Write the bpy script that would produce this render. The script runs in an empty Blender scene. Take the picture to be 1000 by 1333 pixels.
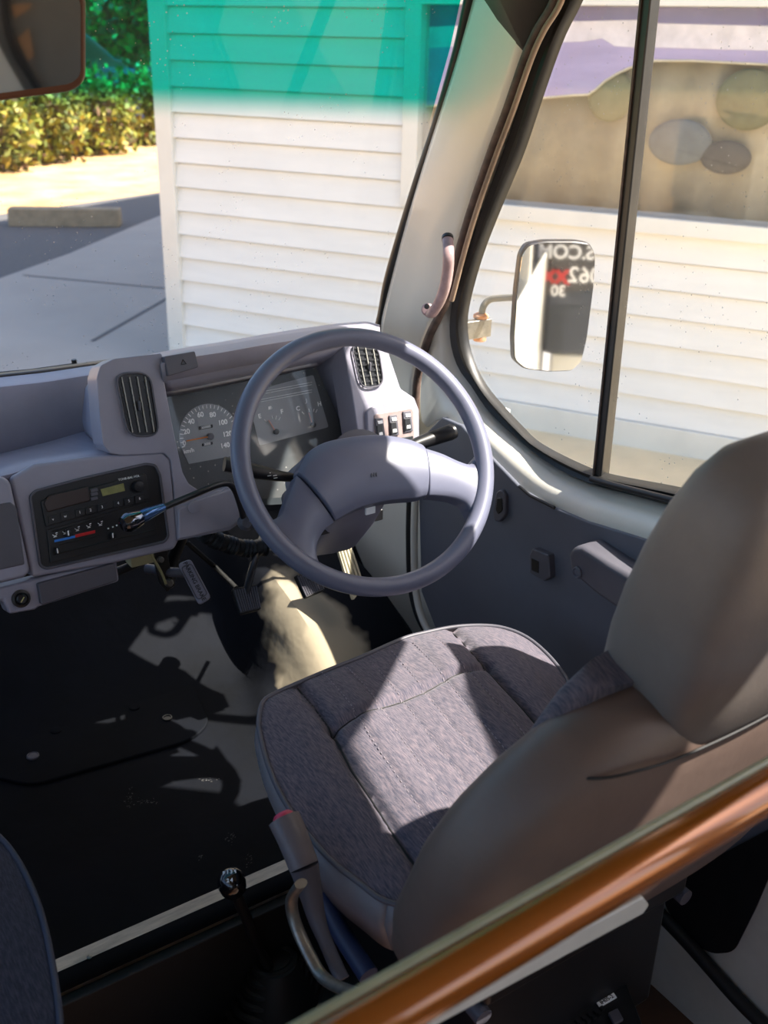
import bpy, bmesh, math, random
from mathutils import Vector as V, Matrix
random.seed(7)
R = math.radians
sc = bpy.context.scene
COL = sc.collection
# ------------------------------------------------------------ camera, sky, sun, exposure
FPX = 1350.0
PITCH, AZ, ROLL = R(24.2), R(34.5), R(1.5)
CP = V((0, 0, 1.38))
FW = V((math.sin(AZ)*math.cos(PITCH), math.cos(AZ)*math.cos(PITCH), -math.sin(PITCH)))
_r = V((math.cos(AZ), -math.sin(AZ), 0)); _u = _r.cross(FW)
CR = (_r*math.cos(ROLL)+_u*math.sin(ROLL)).normalized(); CU = CR.cross(FW).normalized()
cam = bpy.data.objects.new('camera', bpy.data.cameras.new('camera')); COL.objects.link(cam)
cam.matrix_world = Matrix(((CR.x, CU.x, -FW.x, CP.x), (CR.y, CU.y, -FW.y, CP.y), (CR.z, CU.z, -FW.z, CP.z), (0, 0, 0, 1)))
cd = cam.data; cd.sensor_fit = 'VERTICAL'; cd.sensor_height = 36; cd.lens = 36*FPX/1333; cd.clip_start = .02; cd.clip_end = 400
cd.dof.use_dof = True; cd.dof.focus_distance = 1.62; cd.dof.aperture_fstop = 6.3
sc.camera = cam
sc.view_settings.view_transform = 'Standard'; sc.view_settings.look = 'None'
sc.view_settings.gamma = 1; sc.view_settings.use_curve_mapping = False
sc.view_settings.exposure = 0.38
SUN_AZ, SUN_EL = 132, 54
w = bpy.data.worlds.new('world'); sc.world = w; w.use_nodes = True
nt = w.node_tree; bg = nt.nodes['Background']
sky = nt.nodes.new('ShaderNodeTexSky'); sky.sky_type = 'NISHITA'; sky.sun_disc = False
sky.sun_elevation = R(SUN_EL); sky.sun_rotation = R(SUN_AZ); sky.air_density = 1.0; sky.dust_density = 2.0
nt.links.new(sky.outputs[0], bg.inputs[0]); bg.inputs[1].default_value = 0.30
sl = bpy.data.lights.new('sun', 'SUN'); sl.energy = 14.0; sl.angle = R(.6); sl.color = (1, .93, .82)
so = bpy.data.objects.new('sun', sl); COL.objects.link(so)
sd = V((math.sin(R(SUN_AZ))*math.cos(R(SUN_EL)), math.cos(R(SUN_AZ))*math.cos(R(SUN_EL)), math.sin(R(SUN_EL))))
so.rotation_euler = sd.to_track_quat('Z', 'Y').to_euler(); so.location = (0, 0, 8)

# ------------------------------------------------------------ helpers
def ray(px, py): return FW+CR*((px-500)/FPX)-CU*((py-666.5)/FPX)
def P(px, py, pl):
    """pixel of the photograph to a point on a real plane: ('x',v) or (point, normal)"""
    d = ray(px, py)
    if isinstance(pl[0], str):
        i = 'xyz'.index(pl[0]); return CP+d*((pl[1]-CP[i])/d[i])
    return CP+d*((pl[0]-CP).dot(pl[1])/d.dot(pl[1]))
def PP(pts, pl): return [P(x, y, pl) for x, y in pts]

def srgb(c):
    return tuple((v/255/12.92 if v <= 10 else ((v/255+.055)/1.055)**2.4) for v in c)+(1,)
MATS = {}
def mat(name, col, rough=.5, metal=0, var=.12, scale=8, bump=0, bscale=60, spec=.5, col2=None, dist=.002, stretch=None, coat=0):
    m = bpy.data.materials.new(name); m.use_nodes = True; n = m.node_tree; b = n.nodes['Principled BSDF']
    tc = n.nodes.new('ShaderNodeTexCoord'); mp = n.nodes.new('ShaderNodeMapping')
    n.links.new(tc.outputs['Object'], mp.inputs[0])
    if stretch: mp.inputs['Scale'].default_value = stretch
    no = n.nodes.new('ShaderNodeTexNoise'); no.inputs['Scale'].default_value = scale; no.inputs['Detail'].default_value = 6
    no.inputs['Roughness'].default_value = .65
    n.links.new(mp.outputs[0], no.inputs[0])
    c = srgb(col); c2 = srgb(col2) if col2 else tuple(v*(1-var*2) for v in c[:3])+(1,)
    cr = n.nodes.new('ShaderNodeValToRGB'); cr.color_ramp.elements[0].position = .35; cr.color_ramp.elements[1].position = .65
    cr.color_ramp.elements[0].color = c2; cr.color_ramp.elements[1].color = c
    n.links.new(no.outputs[0], cr.inputs[0]); n.links.new(cr.outputs[0], b.inputs['Base Color'])
    b.inputs['Roughness'].default_value = rough; b.inputs['Metallic'].default_value = metal
    b.inputs['Specular IOR Level'].default_value = spec; b.inputs['Coat Weight'].default_value = coat
    if bump:
        n2 = n.nodes.new('ShaderNodeTexNoise'); n2.inputs['Scale'].default_value = bscale; n2.inputs['Detail'].default_value = 4
        n.links.new(mp.outputs[0], n2.inputs[0])
        bp = n.nodes.new('ShaderNodeBump'); bp.inputs['Strength'].default_value = bump; bp.inputs['Distance'].default_value = dist
        n.links.new(n2.outputs[0], bp.inputs['Height']); n.links.new(bp.outputs[0], b.inputs['Normal'])
    MATS[name] = m; return m
def glass(name, dust=.05, tint=None, gloss=.06, specks=True):
    """thin clear pane: see-through with a little gloss and a film of dust; tint=(z0,z1,colour) is a coloured shade band"""
    m = bpy.data.materials.new(name); m.use_nodes = True; n = m.node_tree
    for x in list(n.nodes): n.nodes.remove(x)
    N = n.nodes.new; L = n.links.new
    out = N('ShaderNodeOutputMaterial'); tr = N('ShaderNodeBsdfTransparent'); gl = N('ShaderNodeBsdfGlossy'); df = N('ShaderNodeBsdfDiffuse')
    gl.inputs['Roughness'].default_value = .02; df.inputs[0].default_value = (.8, .78, .74, 1)
    tc = N('ShaderNodeTexCoord')
    m1 = N('ShaderNodeMixShader'); fr = N('ShaderNodeLayerWeight'); fr.inputs[0].default_value = .5
    pw = N('ShaderNodeMath'); pw.operation = 'POWER'; pw.inputs[1].default_value = 5; L(fr.outputs['Facing'], pw.inputs[0])
    mu = N('ShaderNodeMath'); mu.operation = 'MULTIPLY_ADD'; mu.inputs[1].default_value = .6; mu.inputs[2].default_value = gloss
    L(pw.outputs[0], mu.inputs[0]); L(mu.outputs[0], m1.inputs[0]); L(tr.outputs[0], m1.inputs[1]); L(gl.outputs[0], m1.inputs[2])
    m2 = N('ShaderNodeMixShader'); L(m1.outputs[0], m2.inputs[1]); L(df.outputs[0], m2.inputs[2])
    vo = N('ShaderNodeTexVoronoi'); vo.inputs['Scale'].default_value = 95; L(tc.outputs['Object'], vo.inputs[0])
    sp = N('ShaderNodeMath'); sp.operation = 'LESS_THAN'; sp.inputs[1].default_value = .13 if specks else 0
    L(vo.outputs['Distance'], sp.inputs[0])
    nz = N('ShaderNodeTexNoise'); nz.inputs['Scale'].default_value = 9; L(tc.outputs['Object'], nz.inputs[0])
    gt = N('ShaderNodeMath'); gt.operation = 'GREATER_THAN'; gt.inputs[1].default_value = .53; L(nz.outputs[0], gt.inputs[0])
    s2 = N('ShaderNodeMath'); s2.operation = 'MULTIPLY'; L(sp.outputs[0], s2.inputs[0]); L(gt.outputs[0], s2.inputs[1])
    s3 = N('ShaderNodeMath'); s3.operation = 'MULTIPLY_ADD'; s3.inputs[1].default_value = .3; L(s2.outputs[0], s3.inputs[0])
    s4 = N('ShaderNodeMath'); s4.operation = 'MULTIPLY'; s4.inputs[1].default_value = dust*2; L(nz.outputs[0], s4.inputs[0])
    L(s4.outputs[0], s3.inputs[2]); L(s3.outputs[0], m2.inputs[0]); L(m2.outputs[0], out.inputs[0])
    if tint:
        sx = N('ShaderNodeSeparateXYZ'); L(tc.outputs['Object'], sx.inputs[0])
        mr = N('ShaderNodeMapRange'); mr.inputs[1].default_value = tint[0]; mr.inputs[2].default_value = tint[1]
        cm = N('ShaderNodeMath'); cm.operation = 'MULTIPLY_ADD'; cm.inputs[1].default_value = tint[3]; L(sx.outputs[0], cm.inputs[0]); L(sx.outputs[2], cm.inputs[2])
        L(cm.outputs[0], mr.inputs[0]); mr.interpolation_type = 'SMOOTHSTEP'
        mc = N('ShaderNodeMix'); mc.data_type = 'RGBA'; mc.inputs[6].default_value = (1, 1, 1, 1); mc.inputs[7].default_value = tint[2]
        L(mr.outputs[0], mc.inputs[0]); L(mc.outputs[2], tr.inputs[0])
    return m

def bm_obj(name, bm, m, parent=None, smooth=True, bevel=0, segs=3, solid=0, sub=0, auto=35):
    bmesh.ops.recalc_face_normals(bm, faces=bm.faces)
    me = bpy.data.meshes.new(name); bm.to_mesh(me); bm.free()
    o = bpy.data.objects.new(name, me); COL.objects.link(o)
    for mm in (m if isinstance(m, (list, tuple)) else [m]): me.materials.append(mm)
    if smooth:
        for p in me.polygons: p.use_smooth = True
        me.set_sharp_from_angle(angle=R(auto))
    if solid: s = o.modifiers.new('solid', 'SOLIDIFY'); s.thickness = solid; s.offset = 0
    if bevel:
        b = o.modifiers.new('bevel', 'BEVEL'); b.width = bevel; b.segments = segs; b.limit_method = 'ANGLE'; b.angle_limit = R(40); b.harden_normals = True
        b.use_clamp_overlap = True
    if sub: s = o.modifiers.new('sub', 'SUBSURF'); s.levels = sub; s.render_levels = sub
    if parent: par(o, parent)
    return o
def par(o, p):
    o.parent = p
    o.matrix_parent_inverse = Matrix.Translation(-p.location)
def tag(o, label=None, cat=None, group=None, kind=None):
    if label: o['label'] = label
    if cat: o['category'] = cat
    if group: o['group'] = group
    if kind: o['kind'] = kind
    return o
def thing(name, loc, label=None, cat=None, group=None, kind=None):
    o = bpy.data.objects.new(name, None); COL.objects.link(o); o.location = loc; o.empty_display_size = .05
    return tag(o, label, cat, group, kind)
def cat_spline(pts, n, closed=False):
    out = []; m = len(pts)
    rng = range(m if closed else m-1)
    for i in rng:
        g = (lambda k: pts[k % m]) if closed else (lambda k: pts[max(0, min(m-1, k))])
        a, b, c, d = g(i-1), g(i), g(i+1), g(i+2)
        for j in range(n):
            t = j/n
            out.append(.5*((2*b)+(-a+c)*t+(2*a-5*b+4*c-d)*t*t+(-a+3*b-3*c+d)*t**3))
    if not closed: out.append(pts[-1].copy())
    return out
def resample(pts, n):
    L = [0]
    for a, b in zip(pts, pts[1:]): L.append(L[-1]+(b-a).length)
    out = []; k = 0
    for i in range(n):
        s = L[-1]*i/(n-1)
        while k < len(L)-2 and L[k+1] < s: k += 1
        t = (s-L[k])/max(1e-9, L[k+1]-L[k]); out.append(pts[k].lerp(pts[k+1], min(1, t)))
    return out
def roundpoly(pts, r, n=5):
    out = []; m = len(pts)
    for i, p in enumerate(pts):
        rr = r[i] if isinstance(r, (list, tuple)) else r
        a = pts[i-1]-p; b = pts[(i+1) % m]-p; k = min(rr, a.length*.49, b.length*.49)
        if k < 1e-6: out.append(p.copy()); continue
        A = p+a.normalized()*k; B = p+b.normalized()*k
        for j in range(n+1):
            t = j/n; out.append(A.lerp(p, t).lerp(p.lerp(B, t), t))
    return out
def add_prism(bm, pts, off):
    a = [bm.verts.new(p) for p in pts]; b = [bm.verts.new(p+off) for p in pts]; m = len(pts)
    fa = bm.faces.new(a); fb = bm.faces.new(b[::-1])
    for i in range(m): bm.faces.new((a[i], b[i], b[(i+1) % m], a[(i+1) % m]))
def prism(name, pts, off, m, parent=None, bevel=.002, r=0, **k):
    bm = bmesh.new(); pts = roundpoly(pts, r) if r else pts
    add_prism(bm, pts, off); return bm_obj(name, bm, m, parent, bevel=bevel, **k)
def add_box(bm, c, s, rot=None):
    M = Matrix.Translation(V(c)) @ (rot.to_4x4() if rot else Matrix()) @ Matrix.Diagonal((s[0], s[1], s[2], 1))
    bmesh.ops.create_cube(bm, size=1, matrix=M)
def box(name, c, s, m, parent=None, rot=None, bevel=.002, **k):
    bm = bmesh.new(); add_box(bm, c, s, rot); return bm_obj(name, bm, m, parent, bevel=bevel, **k)
def add_tube(bm, pts, r, seg=12, closed=False, flat=1.0, up=None, caps=True):
    m = len(pts); rings = []; prev = None
    for i, p in enumerate(pts):
        if closed: t = (pts[(i+1) % m]-pts[i-1]).normalized()
        else: t = (pts[min(m-1, i+1)]-pts[max(0, i-1)]).normalized()
        if prev is None:
            u = up.copy() if up else (V((0, 0, 1)) if abs(t.z) < .9 else V((1, 0, 0)))
        else: u = prev
        u = (u-t*u.dot(t)).normalized(); prev = u; v = t.cross(u)
        rr = r(i/(m-1 if m > 1 else 1)) if callable(r) else r
        rings.append([bm.verts.new(p+u*math.cos(2*math.pi*k/seg)*rr*flat+v*math.sin(2*math.pi*k/seg)*rr) for k in range(seg)])
    for i in range(m if closed else m-1):
        a, b = rings[i], rings[(i+1) % m]
        for k in range(seg): bm.faces.new((a[k], a[(k+1) % seg], b[(k+1) % seg], b[k]))
    if not closed and caps: bm.faces.new(rings[0][::-1]); bm.faces.new(rings[-1])
def tube(name, pts, r, m, parent=None, seg=12, closed=False, smooth_n=0, flat=1.0, up=None, **k):
    if smooth_n: pts = cat_spline(pts, smooth_n, closed)
    bm = bmesh.new(); add_tube(bm, pts, r, seg, closed, flat, up); return bm_obj(name, bm, m, parent, auto=50, **k)
def loft(name, lines, m, parent=None, n=40, solid=.003, closed=False, **k):
    bm = bmesh.new(); rows = [[bm.verts.new(p) for p in (resample(l, n) if n else l)] for l in lines]
    for a, b in zip(rows, rows[1:]):
        for i in range(len(a)-(0 if closed else 1)):
            j = (i+1) % len(a); bm.faces.new((a[i], a[j], b[j], b[i]))
    return bm_obj(name, bm, m, parent, solid=solid, **k)
def add_lathe(bm, prof, c, axis, seg=32):
    axis = axis.normalized(); u = axis.orthogonal().normalized(); v = axis.cross(u); rings = []
    for r, h in prof:
        rings.append([bm.verts.new(c+axis*h+(u*math.cos(2*math.pi*k/seg)+v*math.sin(2*math.pi*k/seg))*max(r, 1e-5)) for k in range(seg)])
    for a, b in zip(rings, rings[1:]):
        for k in range(seg): bm.faces.new((a[k], a[(k+1) % seg], b[(k+1) % seg], b[k]))
    bm.faces.new(rings[0][::-1]); bm.faces.new(rings[-1])
def lathe(name, prof, c, axis, m, parent=None, seg=32, **k):
    bm = bmesh.new(); add_lathe(bm, prof, V(c), V(axis), seg); return bm_obj(name, bm, m, parent, **k)
def add_text(bm, s, pos, right, up, size, bold=0, depth=.0003):
    cu = bpy.data.curves.new('t', 'FONT'); cu.body = s; cu.size = size; cu.align_x = 'CENTER'; cu.align_y = 'CENTER'; cu.extrude = depth; cu.offset = bold
    to = bpy.data.objects.new('t', cu); COL.objects.link(to)
    bpy.context.view_layer.update()
    me = bpy.data.meshes.new_from_object(to.evaluated_get(bpy.context.evaluated_depsgraph_get()))
    bpy.data.objects.remove(to); bpy.data.curves.remove(cu)
    right = right.normalized(); nrm = right.cross(up).normalized(); up = nrm.cross(right)
    me.transform(Matrix(((right.x, up.x, nrm.x, pos.x), (right.y, up.y, nrm.y, pos.y), (right.z, up.z, nrm.z, pos.z), (0, 0, 0, 1))))
    bm.from_mesh(me); bpy.data.meshes.remove(me)
def copy_tree(o, parent=None):
    c = o.copy(); COL.objects.link(c)
    if parent: c.parent = parent
    for ch in o.children: copy_tree(ch, c)
    return c

# ------------------------------------------------------------ materials
plast = mat('grey_plastic', (146, 144, 158), .42, var=.1, scale=5, bump=.15, bscale=900, dist=.0005)
plast_d = mat('dark_grey_plastic', (84, 83, 92), .5, var=.1, bump=.1, bscale=700, dist=.0005)
wheelm = mat('wheel_urethane', (102, 105, 124), .36, var=.06, scale=6, bump=.12, bscale=900, dist=.0004)
blackp = mat('black_plastic', (24, 24, 27), .4, var=.15, scale=20)
blackr = mat('black_rubber', (22, 22, 25), .55, var=.2, scale=14, bump=.1, bscale=200)
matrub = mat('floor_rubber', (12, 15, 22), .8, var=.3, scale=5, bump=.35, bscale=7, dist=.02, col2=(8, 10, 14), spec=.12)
def sun_patch(m, c, rad, col):  # mixes a pale ellipse of painted sunlight into the base colour
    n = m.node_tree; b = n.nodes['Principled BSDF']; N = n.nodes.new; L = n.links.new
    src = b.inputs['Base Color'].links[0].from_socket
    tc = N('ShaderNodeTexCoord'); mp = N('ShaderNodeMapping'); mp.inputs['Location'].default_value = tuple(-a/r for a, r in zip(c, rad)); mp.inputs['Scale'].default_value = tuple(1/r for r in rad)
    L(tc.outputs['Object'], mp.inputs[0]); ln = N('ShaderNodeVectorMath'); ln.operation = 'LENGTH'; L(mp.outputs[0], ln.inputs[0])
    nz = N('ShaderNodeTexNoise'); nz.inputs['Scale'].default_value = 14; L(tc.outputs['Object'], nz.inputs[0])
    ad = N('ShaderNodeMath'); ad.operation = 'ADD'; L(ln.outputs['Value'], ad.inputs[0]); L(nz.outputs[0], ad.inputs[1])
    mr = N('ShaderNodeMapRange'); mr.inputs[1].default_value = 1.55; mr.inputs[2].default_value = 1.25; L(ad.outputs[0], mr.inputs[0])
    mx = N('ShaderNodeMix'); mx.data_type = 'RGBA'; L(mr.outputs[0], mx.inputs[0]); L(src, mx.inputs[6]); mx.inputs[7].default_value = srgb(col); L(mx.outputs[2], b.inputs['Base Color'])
sun_patch(matrub, (.955, 1.60, .3), (.095, .20, .4), (150, 140, 120))  # sun patch by the pedals, painted pale into the floor rubber
body = mat('cream_paint', (222, 219, 208), .32, var=.04, scale=3, coat=.3)
bodyg = mat('dirty_cream_paint', (196, 194, 186), .4, var=.12, scale=4)
header = mat('beige_lining', (124, 112, 96), .7, var=.08)
stripm = mat('brown_weatherstrip', (92, 74, 66), .7, var=.25, scale=60, bump=.4, bscale=300)
card = mat('door_card_vinyl', (90, 94, 106), .55, var=.08, scale=4, bump=.15, bscale=500, dist=.0005)
chrome = mat('chrome', (225, 225, 230), .12, 1, var=.02)
steel = mat('worn_steel', (150, 148, 142), .4, .8, var=.2, scale=30)
seal = mat('window_rubber', (40, 39, 37), .45, var=.2, scale=20)
vinyl = mat('seat_vinyl', (108, 101, 98), .5, var=.1, scale=7, bump=.2, bscale=350, dist=.001)
vinylb = mat('seat_back_vinyl', (96, 80, 73), .5, var=.1, scale=5, bump=.25, bscale=30, dist=.004)
white = mat('white_print', (250, 250, 250), .5, var=0)
print_g = mat('grey_print', (150, 150, 150), .5, var=0)
orange = mat('orange_needle', (235, 130, 30), .4, var=0)
red = mat('red_paint', (200, 35, 40), .4, var=.05)
blue = mat('blue_paint', (40, 120, 210), .4, var=.05)
dialm = mat('dial_grey', (142, 146, 150), .6, var=.06, scale=12)
dialbk = mat('dial_dark', (50, 58, 64), .5, var=.12, scale=12)
lcd = mat('lcd_green', (140, 140, 84), .35, var=.15, scale=90)
alu = mat('aluminium_strip', (224, 214, 198), .5, 0, var=.18, scale=14, stretch=(1, 6, 6))
brownfl = mat('brown_lino', (92, 58, 34), .6, var=.25, scale=4)
railm = mat('brown_varnished_rail', (150, 84, 26), .16, .35, var=.12, scale=4, stretch=(.2, 4, 4), coat=.6)
knobm = mat('gloss_black', (16, 16, 20), .12, var=.05, coat=.5)

def fabric(name, c1, c2, c3, ang=0):
    m = mat(name, c1, .95, var=.1, spec=.15); n = m.node_tree; N = n.nodes.new; L = n.links.new; b = n.nodes['Principled BSDF']
    tc = N('ShaderNodeTexCoord'); mp = N('ShaderNodeMapping'); mp.inputs['Scale'].default_value = (620, 75, 90); mp.inputs['Rotation'].default_value = (0, 0, ang); L(tc.outputs['Object'], mp.inputs[0])
    a = N('ShaderNodeTexNoise'); a.inputs['Scale'].default_value = 1; a.inputs['Detail'].default_value = 5; L(mp.outputs[0], a.inputs[0])
    r = N('ShaderNodeValToRGB'); e = r.color_ramp.elements; e[0].position = .36; e[0].color = srgb(c2); e[1].position = .66; e[1].color = srgb(c3)
    k = e.new(.5); k.color = srgb(c1); L(a.outputs[0], r.inputs[0]); L(r.outputs[0], b.inputs['Base Color'])
    f = N('ShaderNodeTexNoise'); f.inputs['Scale'].default_value = 900; L(tc.outputs['Object'], f.inputs[0])
    bp = N('ShaderNodeBump'); bp.inputs['Strength'].default_value = .5; bp.inputs['Distance'].default_value = .0015
    L(f.outputs[0], bp.inputs['Height']); L(bp.outputs[0], b.inputs['Normal']); b.inputs['Sheen Weight'].default_value = .15
    return m
fab = fabric('seat_fabric', (88, 84, 94), (68, 67, 80), (108, 98, 106), 0)
fab2 = fabric('navy_seat_fabric', (34, 38, 54), (24, 28, 42), (48, 50, 66), 0)

# ------------------------------------------------------------ the setting: cab shell
FZ = .10                                  # cab floor height
WS0, WSN = V((.5, 1.78, .88)), V((0, 1, .35)).normalized()     # windscreen plane
WS = (WS0, WSN)
def ws(x, z): return V((x, 1.78-.35*(z-.88), z))

# floor: cab floor with toe board, curling up at the front
bm = bmesh.new()
xs = [-.85+i*.02 for i in range(107)]; prof = [(1.165+.02*j, FZ) for j in range(28)]+[(1.725+.02*j, FZ+.0009*j*j*.9) for j in range(1, 22)]
def sstep(a, b, x): t = max(0, min(1, (x-a)/(b-a))); return t*t*(3-2*t)
rows = []
for y, z in prof:
    row = []
    for x in xs:
        zz = z
        rise = max(0, y-1.42); rise = rise*rise/(rise+.05)*1.05; rise = .24*(1-math.exp(-(rise/.24)*1.3)) if rise > 0 else 0; k_ = sstep(.85, .95, x)*(1-sstep(1.15, 1.22, x)); zz = zz*(1-k_)+max(zz, FZ+rise)*k_
        # a soft engine hump and folds in the rubber under the pedals
        d = (x-.84-.25*(y-1.6))
        if y > 1.35: zz += .030*math.exp(-(d/.028)**2)*min(1, (y-1.35)/.2)
        zz += .006*math.sin(x*19+y*7)*max(0, min(1, (y-1.4)*4))*sstep(.74, .84, x)
        row.append(bm.verts.new((x, y, zz)))
    rows.append(row)
for a, b in zip(rows, rows[1:]):
    for i in range(len(a)-1): bm.faces.new((a[i], a[i+1], b[i+1], b[i]))
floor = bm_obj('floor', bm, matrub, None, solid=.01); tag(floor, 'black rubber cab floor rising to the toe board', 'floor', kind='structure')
# step face and lower aisle floor
f = thing('floor', (.3, .5, -.17), 'dark lower aisle floor behind the cab step with brown covering', 'floor', kind='structure')
box('aisle_floor', (.2, -.45, -.19), (2.15, 3.2, .04), brownfl, f)
box('step_riser', (.2, 1.155, -.04), (2.15, .02, .26), blackr, f)
# bulkhead metal visible under the dash
bm = bmesh.new(); add_box(bm, (.2, 2.13, .36), (2.2, .02, .76))
wf = bm_obj('wall_front', bm, bodyg, None, bevel=.002); tag(wf, 'cream painted front bulkhead metal below the dashboard', 'wall', kind='structure')
# outer right side skin (below window), behind the door card
side = thing('wall_right', (1.3, .8, 0), 'cream painted right body side with window opening', 'wall', kind='structure')
sidex = 1.285
Gpx = [(800, -95), (772, -30), (757, 5), (738, 42), (724, 78), (706, 130), (683, 198), (658, 258), (634, 318), (620, 362), (611, 400), (609, 424), (612, 450), (621, 478), (636, 505), (657, 530), (680, 555), (705, 578), (760, 606), (800, 619), (880, 634), (960, 652), (1100, 690)]
Spx = [(755, -85), (735, -30), (716, 30), (698, 75), (684, 115), (669, 165), (652, 212), (634, 262), (613, 322), (598, 372), (590, 402), (588, 430), (591, 456), (601, 482), (618, 503), (636, 530), (655, 550), (680, 572), (722, 605), (768, 628), (830, 645), (900, 664), (1100, 716)]
Opx = [(735, -85), (712, -20), (696, 45), (682, 75), (666, 130), (645, 190), (622, 256), (604, 310), (590, 362), (572, 420), (556, 462), (549, 500), (549, 540), (556, 556), (575, 545), (600, 556), (624, 582), (647, 606), (680, 640), (712, 658), (765, 680), (840, 703), (930, 727), (1100, 775)]
XG, XS, XO = 1.262, 1.255, 1.205
G = cat_spline(PP(Gpx, ('x', XG)), 6); S = cat_spline(PP(Spx, ('x', XS)), 6)
O = [P(x, y, ('x', 1.235 if y < 440 else 1.235-(1.235-XO)*min(1, (y-440)/120))) for x, y in Opx]; O = cat_spline(O, 6)
loft('window_surround', [S, [s.lerp(o, .5)+V((-.006, 0, 0)) for s, o in zip(resample(S, 90), resample(O, 90))], O], body, side, n=90, solid=.004)
# kick panel and lower side sheet forward of the door
kick = [V((1.27, 1.45, FZ-.1)), V((1.27, 1.45, .74)), V((1.27, 1.80, .76)), V((1.27, 2.12, .72)), V((1.27, 2.12, FZ-.1))]
prism('kick_panel', kick, V((.02, 0, 0)), body, side)
prism('outer_sill', [V((1.29, -1.6, -.5)), V((1.29, 2.2, -.5)), V((1.29, 2.2, .60)), V((1.29, 1.3, .60)), V((1.29, 1.0, .64)), V((1.29, -1.6, .64))], V((.012, 0, 0)), body, side)
# rear pillar / side upright behind the driver, low enough to stay out of frame
box('rear_pillar', (1.27, -.55, .95), (.05, .12, 1.5), body, side)
prism('upper_rail', [V((1.255, -1.6, 1.93)), V((1.255, 0, 1.86)), V((1.255, .3, 1.76)), V((1.255, .55, 1.67)), V((1.255, .9, 1.59)), V((1.255, 1.12, 1.56)), V((1.255, 1.30, 1.50)), V((1.255, 1.40, 1.98)), V((1.255, -1.6, 1.98))], V((.04, 0, 0)), body, side)

# side window (seal, panes, divider)
win = thing('window_2', (1.26, 1.1, .7), 'driver side window with black rubber surround and upright divider bar', 'window', kind='structure')
Sg = [g.lerp(s, .5)+V((-.010, 0, 0)) for g, s in zip(resample(G, 90), resample(S, 90))]
loft('rubber_seal', [G, [g.lerp(s, .25)+V((-.012, 0, 0)) for g, s in zip(resample(G, 90), resample(S, 90))],
     [g.lerp(s, .55)+V((-.006, 0, 0)) for g, s in zip(resample(G, 90), resample(S, 90))],
     [g.lerp(s, .8)+V((-.011, 0, 0)) for g, s in zip(resample(G, 90), resample(S, 90))], S], seal, win, n=90, solid=.004)
gl_side = glass('side_glass', .03, gloss=.02)
def pane(name, pts, x, m, par_):
    bm = bmesh.new(); bm.faces.new([bm.verts.new(V((x, p.y, p.z))) for p in pts]); return bm_obj(name, bm, m, par_, smooth=False)
div_t = P(845, -60, ('x', 1.25)); div_b = P(777, 612, ('x', 1.25)); ydiv = div_b.y
front = [p for p in G if p.y > ydiv-.005]
pane('front_pane', front+[V((XG, ydiv, front[-1].z)), V((XG, ydiv, 1.85))], XG+.006, gl_side, win)
rear_low = [p for p in G if p.y <= ydiv and p.z < 1.0]
pane('sliding_pane', [V((XG, ydiv+.01, 1.85))]+[V((XG, ydiv+.01, rear_low[0].z))]+rear_low+[V((XG, -.5, rear_low[-1].z-.01)), V((XG, -.5, 1.85))], XG+.002, gl_side, win)
bm = bmesh.new()
mid = (P(838, 0, ('x', 1.245)), P(777, 600, ('x', 1.245)))
top = div_t+(div_t-div_b)*.12
add_prism(bm, [top+V((0, -.012, 0)), top+V((0, .012, 0)), div_b+V((0, .011, -.012)), div_b+V((0, -.011, -.012))], V((.022, 0, 0)))
bm_obj('divider_bar', bm, seal, win, bevel=.003)
bm = bmesh.new()
add_prism(bm, [top+V((-.003, .003, 0)), top+V((-.003, .0065, 0)), div_b+V((-.003, .0065, -.012)), div_b+V((-.003, .003, -.012))], V((.004, 0, 0)))
bm_obj('divider_trim', bm, stripm, win)
lr = PP([(770, 623), (800, 632), (880, 652), (960, 672), (1080, 700)], ('x', 1.243))
tube('sliding_track', lr, .006, blackp, win, smooth_n=4)

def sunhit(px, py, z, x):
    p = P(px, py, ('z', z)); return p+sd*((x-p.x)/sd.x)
hts = [sunhit(*q, .505, 1.245) for q in ((578, 838), (592, 880), (598, 910), (640, 985), (670, 1030))]  # edge traced back along the sun from the seat's light patch
cur = thing('folded_sunshade', (1.245, .6, .62), 'dark folded fabric shade covering the lower rear of the side window', 'window shade')  # unseen cloth added to block sun from the right of the cushion
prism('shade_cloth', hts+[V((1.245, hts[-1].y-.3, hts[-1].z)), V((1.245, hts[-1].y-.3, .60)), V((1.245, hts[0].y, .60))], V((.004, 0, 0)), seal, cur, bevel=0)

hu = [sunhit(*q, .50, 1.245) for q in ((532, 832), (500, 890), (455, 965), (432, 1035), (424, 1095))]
cu2 = thing('side_window_curtain', (1.245, .5, 1.6), 'dark curtain gathered at the top rear of the side window', 'curtain')  # unseen cloth added to cut the left edge of the seat's sun patch
prism('curtain_cloth', hu+[V((1.245, hu[-1].y-.5, 1.92)), V((1.245, .885, 1.92)), V((1.245, .885, hu[0].z+.02))], V((.004, 0, 0)), seal, cu2, bevel=0)
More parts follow.
